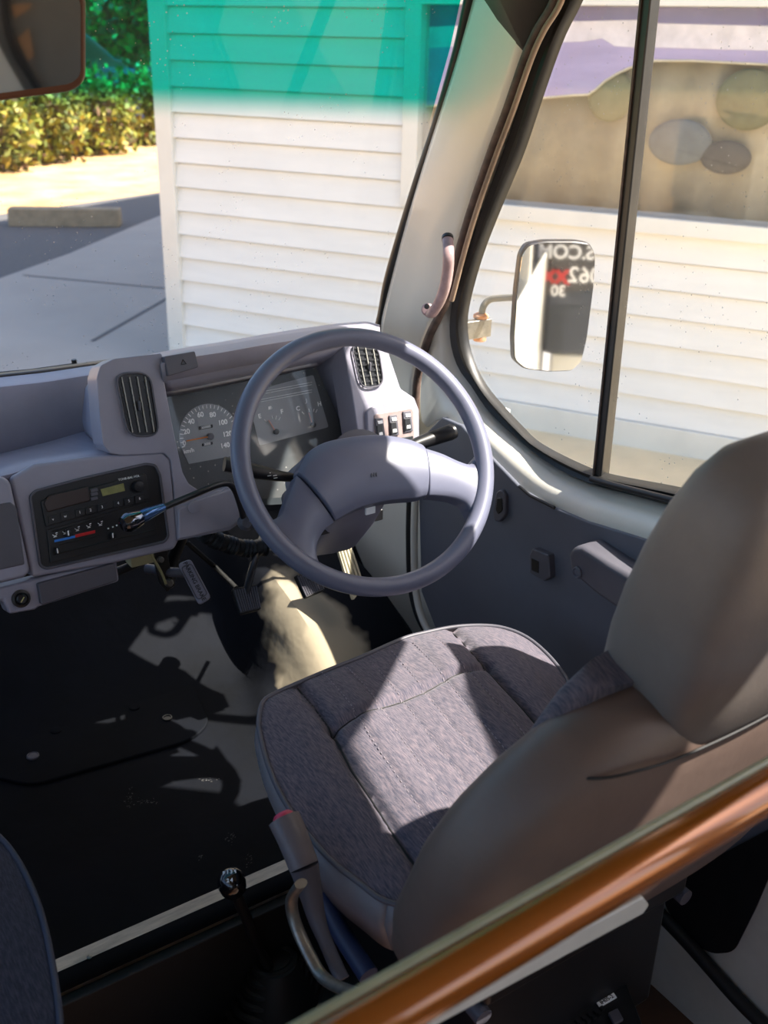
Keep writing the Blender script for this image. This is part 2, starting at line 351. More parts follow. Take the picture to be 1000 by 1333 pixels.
# windscreen
wsd = thing('window_1', (.3, 1.8, .86), 'windscreen with green shade band along its top edge', 'window', kind='structure')
WR = PP([(606, -20), (588, 62), (560, 162), (536, 235), (513, 310), (497, 368), (487, 421)], WS)
gl_ws = glass('windscreen_glass', .035, gloss=.015, tint=(1.286, 1.338, (.0, .50, .42, 1), .035))
pts = [WR[-1]+V((.0, .0, 0)), ]
edge = [ws(-.7, .80), ws(WR[-1].x, WR[-1].z-.1)]+[ws(p.x, p.z) for p in WR[::-1]]+[ws(WR[0].x+.01, 1.72), ws(-.7, 1.72)]
bm = bmesh.new(); bm.faces.new([bm.verts.new(p+V((0, .004, 0))) for p in edge]); bm_obj('windscreen_glass', bm, gl_ws, wsd, smooth=False)
edge_in = [p+V((.012, -.006, 0)) for p in [ws(WR[0].x+.01, 1.72)]+[ws(p.x, p.z) for p in WR]+[ws(WR[-1].x-.01, WR[-1].z-.12)]]
tube('windscreen_seal', edge_in, .0105, seal, wsd, seg=10, smooth_n=5)
tube('seal_lip', [p+V((.014, -.008, 0)) for p in edge_in], .004, blackr, wsd, seg=8, smooth_n=5)

# right windscreen pillar
pil = thing('trim_1', (1.2, 1.6, .8), 'cream painted windscreen pillar to the right of the windscreen', 'pillar', kind='structure')
Wl = PP([(640, -80), (616, -10), (592, 78), (562, 174), (541, 240), (520, 312), (500, 390), (493, 430), (494, 480), (500, 560)], WS)
Wl[-1].y -= .03
Dl = PP([(715, -70), (700, 20), (682, 66), (659, 142), (636, 198), (613, 264), (596, 320), (576, 395), (553, 452), (541, 500), (541, 560)], ('x', 1.235))
Dl = cat_spline(Dl, 5); Wl = cat_spline(Wl, 5)
a_, b_ = resample(Wl, 50), resample(Dl, 50)
loft('pillar_panel', [a_, [p.lerp(q, .12)+V((-.012, -.012, 0)) for p, q in zip(a_, b_)], [p.lerp(q, .5)+V((-.006, -.004, 0)) for p, q in zip(a_, b_)], [p.lerp(q, .9)+V((-.008, 0, 0)) for p, q in zip(a_, b_)], b_], body, pil, n=None, solid=.004)
Dt = PP([(740, -60), (722, 2), (700, 40), (684, 76), (661, 142), (640, 198), (617, 264), (600, 320), (582, 389), (558, 440), (544, 490), (541, 540), (540, 600)], ('x', 1.222))
tube('weatherstrip', Dt, .0085, stripm, pil, seg=10, smooth_n=6)
Dt2 = [p+V((-.001, -.016, 0)) for p in Dt]
tube('inner_flange', Dt2[:9], .005, mat('tan_flange', (150, 128, 108), .6, var=.2), pil, seg=8, smooth_n=6)
pc = P(641, 34, (a_[20].lerp(b_[20], .5), (b_[20]-a_[20]).cross(a_[10]-a_[20]).normalized()))
capn = (CP-pc).normalized()
lathe('plug_cap', [(.0115, -.004), (.0115, .002), (.008, .004), (.001, .0045)], pc+capn*.016, V((-.55, -.75, .1)), mat('dark_green_plug', (20, 52, 46), .5), pil)
# header corner / roof lining
A1 = P(616, -2, WS)+V((-.003, -.012, 0)); B1 = P(684, 67, ('x', 1.225))
hp = [A1, B1, P(705, 22, ('x', 1.225)), P(722, 0, ('x', 1.225)), P(760, -70, ('x', 1.225)), V((1.2, .9, 1.86)), V((.5, 1.2, 1.90)), P(600, -110, WS)]
bm = bmesh.new(); bm.faces.new([bm.verts.new(p) for p in hp])
ceil = thing('ceiling', (.2, .3, 1.72), 'beige lined ceiling cove above the windscreen pillar', 'ceiling', kind='structure')
bm_obj('cove_corner', bm, header, ceil, solid=.006)
box('roof_panel', (.25, .15, 1.98), (2.08, 2.6, .03), header, ceil)
box('roof_skin', (.25, .15, 2.02), (2.16, 2.7, .02), body, ceil)

# rear and left of the bus body (out of frame, seen in the mirror)
rw = thing('wall_back', (.2, -2.3, -.17), 'grey lined rear wall of the bus cabin', 'wall', kind='structure')
liner = mat('grey_liner', (120, 118, 114), .7, var=.06); tanl = mat('tan_liner', (170, 132, 100), .7, var=.06)
box('rear_lining', (.2, -2.3, .8), (2.15, .04, 2.2), liner, rw)
lwl = thing('wall_left', (-.86, 0, -.17), 'cream left body side with open passenger windows', 'wall', kind='structure')
box('left_lower', (-.87, -.1, .3), (.04, 4.4, .95), bodyg, lwl); box('left_rail', (-.87, -.4, 1.83), (.04, 3.8, .30), body, lwl)
for y_ in (-1.6, -.5, .7): box('window_post', (-.87, y_, 1.15), (.05, .10, .9), blackp, lwl)
box('rear_roof', (.2, -1.7, 1.98), (2.15, 1.3, .03), header, ceil)

# ------------------------------------------------------------ driver door card
door = thing('door_1', (1.2, 1.0, FZ), 'driver door with dark grey vinyl card, long armrest and latch', 'door', kind='structure')
cardpx = [(545, 651), (546, 600), (552, 566), (575, 543), (600, 554), (624, 580), (647, 604), (680, 638), (712, 657), (765, 679), (840, 702)]
cp = PP(cardpx, ('x', XO-.004)); XC = XO-.004
e = P(568, 822, ('x', XC)); e2 = P(548, 770, ('x', XC))
cp = cp+[P(930, 726, ('x', XC)), P(1100, 775, ('x', XC)), V((XC, -.2, .62)), V((XC, -.2, .10)), V((XC, 1.35, .12)), P(600, 850, ('x', XC)), e, e2]
prism('door_card', cp, V((.03, 0, 0)), card, door, bevel=.004)
sp_ = PP([(537, 590), (535, 650), (534, 700), (536, 760), (545, 800), (562, 830), (590, 862)], ('x', 1.20))
tube('door_seal', sp_, .0095, blackr, door, smooth_n=6)
tube('door_flange', [p+V((-.004, -.021, 0)) for p in sp_], .008, body, door, smooth_n=6)
# armrest
XA = XC-.005
ar = [(738, 722), (743, 712), (756, 711), (790, 733), (822, 752), (880, 790), (940, 830), (932, 862), (880, 840), (820, 806), (776, 776), (741, 746)]
prism('armrest', PP(ar, ('x', XA-.045)), V((.06, 0, 0)), plast_d, door, bevel=.012, segs=4)
c0 = P(752, 745, ('x', XA-.046)); lathe('armrest_screw_cap', [(.010, 0), (.010, .002), (.008, .004), (.006, .001), (.001, .001)], c0, V((-1, 0, 0)), card, door)
bx = PP([(689, 722), (693, 714), (714, 723), (716, 752), (708, 757), (689, 746)], ('x', XC-.014))
o = prism('latch_button', bx, V((.02, 0, 0)), plast_d, door, bevel=.003)
prism('button_slot', PP([(692, 727), (701, 731), (701, 746), (692, 742)], ('x', XC-.015)), V((.003, 0, 0)), blackp, o, bevel=0)
hd = PP([(646, 640), (652, 637), (658, 645), (658, 670), (650, 680), (643, 678), (641, 665)], ('x', XC-.008))
o = prism('inner_handle', hd, V((.012, 0, 0)), plast_d, door, bevel=.003, r=.006)
prism('handle_cup', PP([(647, 648), (653, 648), (654, 664), (648, 670), (645, 664)], ('x', XC-.0095)), V((.004, 0, 0)), blackp, o, bevel=.0015, r=.004)
tube('glass_wiper_seal', PP([(676, 633), (690, 645), (700, 650), (722, 661)], ('x', XC-.003)), .003, blackp, door)

# grab handle on the pillar
gh = thing('grab_handle', P(570, 360, ('x', 1.19)), 'mauve curved grab handle screwed to the windscreen pillar', 'grab handle')
gp = PP([(580, 314), (584, 330), (583, 352), (579, 374), (572, 393), (563, 407), (556, 413)], ('x', 1.165))
gp[0] += V((.02, .02, 0)); gp[-1] += V((.02, .02, 0))
ghm = mat('mauve_handle', (168, 142, 144), .4, var=.2, scale=30)
tube('grip', gp, .0105, ghm, gh, smooth_n=6, flat=.75)
lathe('end_cap', [(.011, -.003), (.011, .004), (.006, .008)], gp[0], (gp[0]-gp[1]), blackp, gh)
lathe('mounting_foot', [(.012, -.004), (.012, .004), (.009, .007), (.002, .007)], P(557, 403, ('x', 1.172)), V((-.6, -.6, .2)), ghm, gh)
lathe('screw', [(.005, 0), (.005, .003), (.001, .004)], P(556, 399, ('x', 1.162)), V((-.6, -.6, .2)), blackp, gh)

# ------------------------------------------------------------ dashboard
FN = V((0, -.955, .297)).normalized(); FP0 = V((.46, 1.46, .72))
def FPL(d=0): return (FP0+FN*d, FN)          # fascia plane, d toward the driver
FU = V((0, .297, .955)).normalized(); FX = V((1, 0, 0))
dash = thing('dashboard', (.6, 1.6, FZ), 'grey moulded dashboard with hooded binnacle over the driver side', 'dashboard')
IN = -FN
# low cowl and shelf on the left
cow = [[(-60, 500), (60, 487), (134, 476)], [(-60, 512), (60, 499), (134, 487)], [(-60, 602), (0, 592), (60, 577), (118, 560), (150, 553)]]
lines = [PP(cow[0], ('y', 1.74)), PP(cow[1], ('y', 1.70)), PP(cow[2], ('y', 1.66))]
lines[2] = [P(x, y, ('y', 1.645)) for x, y in cow[2]]
LX = V((-1.05, 0, 0)); lines = [[l[0]+LX]+l for l in lines]
sh = [P(x, y, FPL(0)) for x, y in [(-60, 634), (12, 618), (60, 604), (140, 594), (225, 590)]]; sh = [sh[0]+LX]+sh
loft('cowl_face', lines, plast, dash, n=60, solid=.006)
loft('shelf_top', [lines[2], [a.lerp(b, .93)+V((0, 0, .004)) for a, b in zip(resample(lines[2], 60), resample(sh, 60))], sh, [p+V((0, .006, -.03)) for p in sh]], plast, dash, n=60, solid=.004)
loft('windscreen_ledge', [(lambda l: [l[0]+LX]+l)(PP([(-60, 494), (60, 481), (140, 470)], ('y', 1.80))), (lambda l: [l[0]+LX]+l)(PP([(-60, 498), (60, 485), (140, 474)], ('y', 1.745)))], blackp, dash, n=12, solid=.006)
# binnacle left surround with the vent pod
pod = [(126, 492), (131, 476), (148, 467), (180, 463), (211, 460), (214, 496), (221, 535), (229, 575), (238, 615), (246, 630), (262, 640), (288, 638), (303, 628), (314, 680), (300, 690), (231, 704), (226, 630), (222, 598), (214, 590), (160, 593), (143, 590), (134, 578), (130, 545)]
prism('vent_pod', PP(pod, FPL(.012)), IN*.05, plast, dash, bevel=.006, segs=4, r=.004)
# pod side running forward to the windscreen
podl = PP([(131, 478), (126, 495), (130, 545), (135, 580)], FPL(.004))
podb = [p+V((-.01, .17, 0)) for p in podl]; podb = [P(x, y, ('y', 1.66)) for x, y in [(134, 473), (113, 505), (108, 548), (110, 562)]]
loft('pod_side', [podl, podb], plast, dash, n=16, solid=.005)
# centre fascia
ctr = [(13, 622), (45, 604), (120, 594), (212, 588), (223, 598), (233, 704), (228, 715), (150, 733), (42, 752)]
prism('centre_fascia', PP(ctr, FPL(.010)), IN*.04, plast, dash, bevel=.006, segs=4)
lf = [(-80, 640), (4, 620), (14, 627), (40, 744), (32, 752), (-80, 776)]
lfp = PP(lf, FPL(.022)); lfp[0] = lfp[0]+LX; lfp[-1] = lfp[-1]+LX
o = prism('side_fascia', lfp, IN*.04, plast, dash, bevel=.006, segs=4)
prism('fascia_pocket', PP([(-80, 670), (14, 653), (22, 660), (33, 735), (-80, 760)], FPL(.0235)), IN*.006, plast_d, o, bevel=.003)
low = [(-30, 772), (42, 754), (152, 727), (156, 757), (52, 790), (46, 794), (12, 800), (4, 782), (-10, 786)]
lop = PP(low, FPL(.0)); lop = [lop[0]+LX]+lop+[lop[-1]+LX]
prism('lower_fascia', lop, IN*.04, plast, dash, bevel=.005)
o = prism('ashtray', PP([(49, 760), (150, 733), (154, 756), (54, 788)], FPL(.010)), IN*.02, plast_d, dash, bevel=.004, r=.004)
# column side lower panel
prism('column_side_panel', PP([(232, 662), (256, 650), (300, 636), (309, 645), (314, 678), (300, 688), (232, 703)], FPL(.018)), IN*.02, plast, dash, bevel=.004)
lathe('blank_plug', [(.010, 0), (.010, .003), (.008, .0035), (.001, .003)], P(252, 660, FPL(.018)), FN, plast, dash)
# binnacle hood
A = [(209, 461), (250, 452), (290, 446), (340, 437), (390, 429), (440, 422), (478, 419), (494, 424)]
A2 = [P(x, y+1, ('y', 1.66)) for x, y in A]; A1_ = [P(x, y+6, FPL(-.03)) for x, y in A]
Bx = [P(x, y+14, FPL(.02)) for x, y in A]; 
Cx = PP([(212, 496), (250, 489), (300, 479), (350, 470), (400, 460), (452, 449), (462, 447), (478, 445)], FPL(.012))
Dx = PP([(217, 516), (260, 508), (320, 495), (370, 486), (412, 477), (420, 476), (425, 475), (430, 474)], FPL(-.075))
loft('binnacle_hood', [A2, A1_, Bx, Cx], plast, dash, n=40, solid=.006)
loft('hood_underside', [Cx, Dx], plast, dash, n=30, solid=.004)
loft('hood_back_ledge', [A2, [p+V((0, .1, -.03)) for p in A2]], plast, dash, n=20, solid=.004)
loft('hood_underside_lip', [PP([(215, 510), (300, 493), (412, 470)], FPL(-.045)), PP([(216, 514), (300, 497), (413, 475)], FPL(-.048))], mat('pale_lip', (165, 160, 160), .4), dash, n=20, solid=.004)
# right cheek of the recess
loft('recess_cheek', [PP([(452, 449), (462, 510), (472, 575), (478, 640)], FPL(.012)), PP([(412, 477), (433, 522), (454, 570), (474, 640)], FPL(-.075))], plast, dash, n=20, solid=.004)
# right pod with vent and switch bank
rp = [(447, 450), (452, 440), (478, 424), (493, 426), (500, 440), (521, 504), (521, 520), (476, 540), (474, 640), (466, 575), (460, 520)]
rp = [(447, 450), (460, 432), (493, 428), (502, 446), (522, 506), (540, 518), (546, 534), (547, 640), (474, 640), (468, 575), (458, 510)]
prism('switch_pod', PP(rp, FPL(.014)), IN*.06, plast, dash, bevel=.006, segs=4, r=.004)
swp = PP([(478, 536), (484, 530), (519, 516), (536, 519), (541, 530), (544, 640), (483, 640)], FPL(.022))
sb = prism('switch_bank', swp, IN*.012, plast, dash, bevel=.004, r=.004)
prism('switch_recess', PP([(487, 541), (492, 538), (536, 531), (539, 536), (540, 580), (489, 585)], FPL(.0235)), IN*.004, mat('pinkish_plastic', (150, 132, 130), .45, var=.15, scale=40), sb, bevel=.002)
def vent(px, blades, name, label):
    v = prism(name, PP(px, FPL(.0155)), IN*.004, blackp, dash, bevel=.001, r=.02); v['label'] = label
    q = PP(px, FPL(.018)); c = sum(q, V((0, 0, 0)))/len(q)
    tube('vent_rim', roundpoly(q, .02), .0016, plast_d, v, closed=True, seg=6)
    top_ = [q[0], q[1]]; bot = [q[3], q[2]]
    for i in range(blades):
        t = (i+.7)/(blades+.4); a = top_[0].lerp(top_[1], t); b = bot[0].lerp(bot[1], t)
        a2 = a.lerp(b, .06); b2 = a.lerp(b, .94)
        bm = bmesh.new(); add_prism(bm, [a2-FX*.0008, a2+FX*.0008, b2+FX*.0008, b2-FX*.0008], IN*.001+V((0, 0, 0))); add_prism(bm, [a2-FX*.0006-IN*.0, a2+FX*.0006, a2+FX*.0006+FN*.0015, a2-FX*.0006+FN*.0015], (b2-a2))
        bm_obj('louvre', bm, mat('louvre_grey', (176, 174, 166), .4) if 'louvre_grey' not in MATS else MATS['louvre_grey'], v)
    bm = bmesh.new()
    for i in range(7):
        t = (i+1)/8; a = top_[0].lerp(bot[0], t); b = top_[1].lerp(bot[1], t)
        add_prism(bm, [a.lerp(b, .06), a.lerp(b, .94), a.lerp(b, .94)+FU*.0035, a.lerp(b, .06)+FU*.0035], IN*.0012)
    bm_obj('louvre_rear', bm, blackp, v)
    a = top_[0].lerp(top_[1], .5).lerp(bot[0].lerp(bot[1], .5), .52)
    box('louvre_tab', a+FN*.004, (.004, .005, .016), plast_d, v)
    return v
vent([(150, 486), (195, 485), (208, 567), (167, 568)], 4, 'air_vent', 'left air vent with four upright fins')
vent([(457, 446), (492, 450), (500, 502), (470, 506)], 3, 'air_vent', 'right air vent with three upright fins')
hz = prism('hazard_switch', PP([(214, 464), (254, 457), (259, 478), (219, 490)], FPL(.026)), IN*.02, plast_d, dash, bevel=.003, r=.003)
bm = bmesh.new(); c = P(239, 472, FPL(.0265)); 
for i in range(3):
    a = c+FX*.005*math.cos(R(90+120*i))+FU*.005*math.sin(R(90+120*i)); b = c+FX*.005*math.cos(R(210+120*i))+FU*.005*math.sin(R(210+120*i)); add_tube(bm, [a, b], .0006, 6)
bm_obj('warning_triangle', bm, blackp, hz)
for i, (cx, cy) in enumerate([(495, 558), (513, 554), (531, 549)]):
    s = thing('rocker_switch', P(cx, cy, FPL(.024)), ['rocker switch nearest the instruments on the right switch bank', 'middle rocker switch of the three on the right switch bank', 'rocker switch nearest the door on the right switch bank'][i], 'switch', 'rocker switches beside the instruments')
    q = PP([(cx-6, cy-13), (cx+4, cy-14), (cx+7, cy+12), (cx-4, cy+14)], FPL(.027))
    prism('switch_body', q, IN*.006, plast_d, s, bevel=.001)
    q = PP([(cx-4, cy-4), (cx+3, cy-5), (cx+5, cy+10), (cx-3, cy+12)], FPL(.029)); prism('rocker', q, IN*.004, blackp, s, bevel=.001)
    q = PP([(cx-3, cy-10), (cx+3, cy-11), (cx+4, cy-7), (cx-2, cy-6)], FPL(.0285)); prism('switch_symbol', q, IN*.002, white, s, bevel=0)
    q = PP([(cx-1, cy+5), (cx+3, cy+4), (cx+4, cy+8), (cx-1, cy+9)], FPL(.0296)); prism('switch_lamp', q, IN*.001, white, s, bevel=0)
prism('blank_socket', PP([(522, 570), (538, 567), (540, 585), (524, 588)], FPL(.026)), IN*.004, blackp, sb, bevel=.001)
# wiper under the ledge outside
wp = thing('windscreen_wiper', ws(.3, .83)+V((0, .05, 0)), 'black windscreen wiper resting outside the lower left windscreen', 'wiper')
tube('wiper_blade', PP([(-60, 501), (20, 489), (80, 481), (118, 474)], ('y', 1.84)), .005, blackr, wp)
tube('wiper_arm', PP([(-60, 492), (40, 483), (97, 475)], ('y', 1.86)), .004, blackp, wp)
tube('washer_nozzle', PP([(97, 474), (96, 468)], ('y', 1.86)), .005, blackp, wp)

# ------------------------------------------------------------ instrument cluster
cl = thing('instrument_cluster', P(330, 620, FPL(-.075)), 'instrument cluster with speedometer and small fuel and temperature gauges', 'instrument cluster')
K = lambda d=0: FPL(-.075+d)
prism('cluster_back', PP([(216, 514), (414, 475), (458, 570), (480, 650), (300, 660), (246, 640), (230, 600)], K(0)), IN*.006, dialbk, cl, bevel=0)
ck = P(273, 568, K(.001))
r1 = (P(266, 526, K(.001))-ck).length
arc = [ck+FX*r1*1.0*math.cos(R(a))+FU*r1*math.sin(R(a)) for a in range(-25, 206, 10)]
spd = prism('speedometer', arc+[P(246, 604, K(.001)), P(300, 594, K(.001))], IN*.001, dialm, cl, bevel=0)
bm = bmesh.new()
for s, (x, y) in {'0': (240, 577), '20': (243, 562), '40': (249, 549), '60': (261, 540), '80': (277, 540), '100': (290, 550), '120': (296, 565), '140': (293, 580)}.items():
    add_text(bm, s, P(x, y, K(.0016)), FX, FU, .0118, .0003)
add_text(bm, 'km/h', P(246, 587, K(.0016)), FX, FU, .0095, .0002)
for i in range(29):
    a = R(190-i*8); L0 = .82 if i % 4 else .74; d = FX*math.cos(a)+FU*math.sin(a)
    a0 = ck+d*r1*.86; a1 = ck+d*r1*.97
    add_tube(bm, [a0+FN*.0005, a1+FN*.0005], .0007 if i % 2 else .0010, 4)
bm_obj('dial_markings', bm, white, spd)
bm = bmesh.new(); add_tube(bm, [ck+FN*.005, P(243, 574, K(.006))], .0011, 6); bm_obj('needle', bm, orange, spd)
lathe('needle_hub', [(.006, 0), (.006, .006), (.004, .008), (.001, .008)], ck, FN, plast_d, spd)
box('odometer', P(268, 556, K(.002)), (.026, .002, .006), blackp, spd); box('trip_meter', P(270, 578, K(.002)), (.020, .002, .005), blackp, spd)
bm = bmesh.new(); add_text(bm, '000000', P(268, 556, K(.0034)), FX, FU, .006); add_text(bm, '0000', P(270, 578, K(.0034)), FX, FU, .006); bm_obj('odometer_digits', bm, white, spd)
gp_ = prism('gauge_panel', PP([(327, 536), (341, 506), (408, 488), (428, 556), (338, 580)], K(.001)), IN*.001, dialm, cl, bevel=0, r=.004)
bm = bmesh.new()
for s, x, y in (('E', 338, 542), ('F', 367, 536), ('C', 388, 532), ('H', 416, 526)): add_text(bm, s, P(x, y, K(.0016)), FX, FU, .0110, .0003)
def tick(bm, x0, y0, x1, y1, r=.0007): add_tube(bm, [P(x0, y0, K(.0018)), P(x1, y1, K(.0018))], r, 4)
for t in ((344, 546, 347, 549), (354, 541, 355, 545), (360, 541, 359, 546), (365, 543, 363, 547), (393, 536, 396, 539), (402, 532, 403, 536), (409, 532, 408, 536), (413, 533, 411, 537)): tick(bm, *t)
for x, y, w_ in ((346, 509, 60), (340, 520, 66)):   # the two thin outlined bars of warning lamps
    tick(bm, x, y, x+w_, y-w_*.19, .0004); tick(bm, x, y+3, x+w_, y+3-w_*.19, .0004)
# pump and thermometer symbols
q = P(351, 531, K(.0018)); add_box(bm, q, (.005, .0006, .006)); add_tube(bm, [q+FX*.003+FU*.003, q+FX*.0045, q+FX*.0035-FU*.003], .0005, 4)
q = P(399, 522, K(.0018)); add_tube(bm, [q+FU*.004, q-FU*.003, q-FU*.004-FX*.003], .0007, 4)
bm_obj('gauge_markings', bm, white, gp_)
needle = mat('salmon_needle', (225, 150, 130), .4)
for n_, h, t in (('fuel_needle', (359, 562), (350, 547)), ('temperature_needle', (407, 553), (402, 537))):
    bm = bmesh.new(); add_tube(bm, [P(*h, K(.004)), P(*t, K(.004))], .0008, 6); bm_obj(n_, bm, needle, gp_)
    lathe('needle_pivot', [(.005, 0), (.005, .004), (.003, .005), (.001, .005)], P(*h, K(.001)), FN, dialbk, gp_)
clg = glass('cluster_lens', .05, gloss=.03, specks=True)
bm = bmesh.new(); bm.faces.new([bm.verts.new(p) for p in PP([(217, 516), (413, 478), (456, 575), (476, 640), (300, 652), (246, 634), (232, 600)], K(.010))]); bm_obj('cluster_lens', bm, clg, cl, smooth=False)

# ------------------------------------------------------------ radio and heater panel
rad = thing('car_radio', P(120, 690, FPL(.01)), 'black radio cassette deck with small green display in the centre fascia', 'radio')
bz = PP([(39, 646), (46, 639), (110, 622), (190, 604), (202, 606), (208, 618), (219, 698), (214, 705), (60, 740), (52, 736)], FPL(.0115))
prism('surround', bz, IN*.004, blackp, rad, bevel=.002, r=.004)
tube('surround_rim', roundpoly([p+FN*.001 for p in bz], .004), .0022, plast_d, rad, closed=True, seg=6)
prism('radio_face', PP([(53, 652), (190, 616), (196, 648), (60, 686)], FPL(.015)), IN*.004, blackp, rad, bevel=.0015, r=.003)
prism('cassette_door', PP([(57, 655), (64, 645), (115, 633), (118, 652), (62, 667)], FPL(.018)), IN*.004, mat('brown_black', (52, 38, 34), .35), rad, bevel=.002, r=.003)
prism('display', PP([(131, 637), (161, 629), (163, 639), (134, 646)], FPL(.017)), IN*.002, lcd, rad, bevel=.0005)
lathe('volume_knob', [(.0095, -.004), (.0095, .005), (.008, .010), (.002, .011)], P(179, 633, FPL(.016)), FN, blackp, rad)
bm = bmesh.new(); 
for i, (x, y) in enumerate([(104, 667), (118, 664), (133, 660), (154, 655), (168, 652), (182, 649)]):
    q = PP([(x-6, y-3), (x+6, y-6), (x+7, y+3), (x-5, y+6)], FPL(.017)); prism('preset_button', q, IN*.003, blackp, rad, bevel=.0006)
    add_text(bm, str(i+1), P(x, y, FPL(.0175)), FX, FU, .006)
for x, y, s in ((69, 676, 'v'), (85, 672, 'w')):
    q = PP([(x-6, y-4), (x+5, y-7), (x+6, y+4), (x-5, y+6)], FPL(.017)); prism('tuning_button', q, IN*.003, blackp, rad, bevel=.0006); add_text(bm, s, P(x, y, FPL(.0175)), FX, FU, .006)
for y in (638, 643, 649):
    q = PP([(118, y-1), (127, y-3), (128, y+1), (119, y+3)], FPL(.017)); prism('mode_button', q, IN*.003, plast_d, rad, bevel=.0004)
add_text(bm, 'TONE-BAL-VOL', P(168, 622, FPL(.016)), FX, FU, .005)
bm_obj('radio_lettering', bm, white, rad)
htr = thing('heater_control', P(120, 715, FPL(.01)), 'black heater panel with blue to red slider line below the radio', 'heater control')
prism('heater_face', PP([(61, 690), (196, 652), (206, 695), (66, 733)], FPL(.0145)), IN*.003, blackp, htr, bevel=.001, r=.003)
for a_0, b_0 in (((68, 692), (134, 674)), ((77, 709), (130, 697)), ((70, 722), (200, 690))):
    bm = bmesh.new(); add_tube(bm, [P(*a_0, FPL(.0145)), P(*b_0, FPL(.0145))], .0014, 6); bm_obj('slider_slot', bm, blackr, htr)
bm = bmesh.new(); add_prism(bm, PP([(71, 703), (98, 697), (98, 700), (71, 706)], FPL(.0155)), IN*.001); bm_obj('cold_line', bm, blue, htr)
bm = bmesh.new(); add_prism(bm, PP([(98, 696), (124, 690), (124, 694), (98, 700)], FPL(.0155)), IN*.001); bm_obj('hot_line', bm, red, htr)
for x, y in ((89, 694), (75, 717), (147, 697)):
    o = box('slider_knob', P(x, y, FPL(.021)), (.006, .012, .009), blackp, htr); box('knob_mark', P(x, y, FPL(.0275)), (.002, .001, .008), white, o)
bm = bmesh.new()
for x, y in ((72, 697), (85, 693), (101, 689), (116, 685), (131, 682)):
    q = P(x, y, FPL(.0155)); add_tube(bm, [q-FX*.004+FU*.002, q-FX*.001-FU*.001, q+FX*.003+FU*.001], .0005, 4); add_tube(bm, [q+FX*.001+FU*.003, q+FX*.004+FU*.0035], .0007, 4); add_tube(bm, [q-FX*.003-FU*.002, q+FX*.002-FU*.002], .0005, 4)
for x, y in ((141, 688), (147, 686), (152, 684)): add_tube(bm, [P(x, y, FPL(.0155))-FX*.001, P(x, y, FPL(.0155))+FX*.001], .0012, 6)
bm_obj('heater_symbols', bm, white, htr)
lt = thing('cigarette_lighter', P(27, 779, FPL(0)), 'round black cigarette lighter in the lower left fascia', 'cigarette lighter')
cc = P(27, 779, FPL(.001))
lathe('socket_ring', [(.0135, 0), (.0135, .004), (.010, .005), (.010, .001), (.001, .001)], cc, FN, blackp, lt)
lathe('lighter_knob', [(.008, 0), (.008, .008), (.006, .010), (.001, .009)], cc, FN, blackp, lt)
bm = bmesh.new(); add_tube(bm, [cc+FN*.0105-FX*.003-FU*.004, cc+FN*.0105+FX*.003+FU*.003], .001, 5); bm_obj('lighter_symbol', bm, mat('yellowed_print', (190, 180, 120), .5), lt)

# ------------------------------------------------------------ steering wheel and column
yaw, tl = R(-8), R(37)
WN = V((math.sin(yaw)*math.cos(tl), -math.cos(yaw)*math.cos(tl), math.sin(tl))).normalized()
WC = CP+ray(479, 597)*(1.62/ray(479, 597).length)*1.0
WC = CP+ray(479, 597)*1.615
Wx = V((0, 0, 1)).cross(WN).normalized(); Wx = Wx if Wx.x > 0 else -Wx; Wy = WN.cross(Wx).normalized(); Wy = Wy if Wy.z > 0 else -Wy
RR, TR = .2030, .0148
sw = thing('steering_wheel', WC, 'grey two-spoke steering wheel with wide padded hub', 'steering wheel')
ring = [WC+Wx*RR*math.cos(2*math.pi*i/120)+Wy*RR*math.sin(2*math.pi*i/120) for i in range(120)]
bm = bmesh.new(); seg = 20; rings = []
for i in range(120):
    c = ring[i]; rd = (c-WC).normalized(); row = []
    fg = 1-.04*(.5+.5*math.cos(i*2*math.pi/120*36)) if (4 < i < 26) else 1.0
    for k in range(seg):
        a = 2*math.pi*k/seg; row.append(bm.verts.new(c+rd*math.cos(a)*TR*(fg if math.cos(a) < 0 else 1)+WN*math.sin(a)*TR*1.05))
    rings.append(row)
for i in range(120):
    a, b = rings[i], rings[(i+1) % 120]
    for k in range(seg): bm.faces.new((a[k], a[(k+1) % seg], b[(k+1) % seg], b[k]))
bm_obj('rim', bm, wheelm, sw)
def WPL(d): return (WC+WN*d, WN)
def dome(name, px, d, thick, crown, m, parent, nr=8, spl=4, lip=.006):
    out = cat_spline(PP(px, WPL(d)), spl, True); c = sum(out, V((0, 0, 0)))/len(out)
    bm = bmesh.new(); rows = [[bm.verts.new(p-WN*thick) for p in out], [bm.verts.new(p-WN*lip) for p in out]]
    for j in range(1, nr+1):
        k = 1-(j/nr)**1.0*.995; h = crown*math.sqrt(max(0, 1-k**3)) if j > 0 else 0
        rows.append([bm.verts.new(c+(p-c)*k+WN*(h-lip*(k**12))) for p in out])
    for a, b in zip(rows, rows[1:]):
        for i in range(len(a)): bm.faces.new((a[i], a[(i+1) % len(a)], b[(i+1) % len(a)], b[i]))
    bm.faces.new(rows[0][::-1]); bm.faces.new(rows[-1])
    return bm_obj(name, bm, m, parent, auto=60)
pad = [(387, 617), (392, 602), (402, 588), (420, 577), (445, 571), (475, 567), (505, 568), (532, 573), (551, 582), (555, 600), (557, 625), (553, 645), (538, 648), (515, 650), (490, 655), (468, 662), (450, 671), (438, 679), (424, 660), (405, 637)]
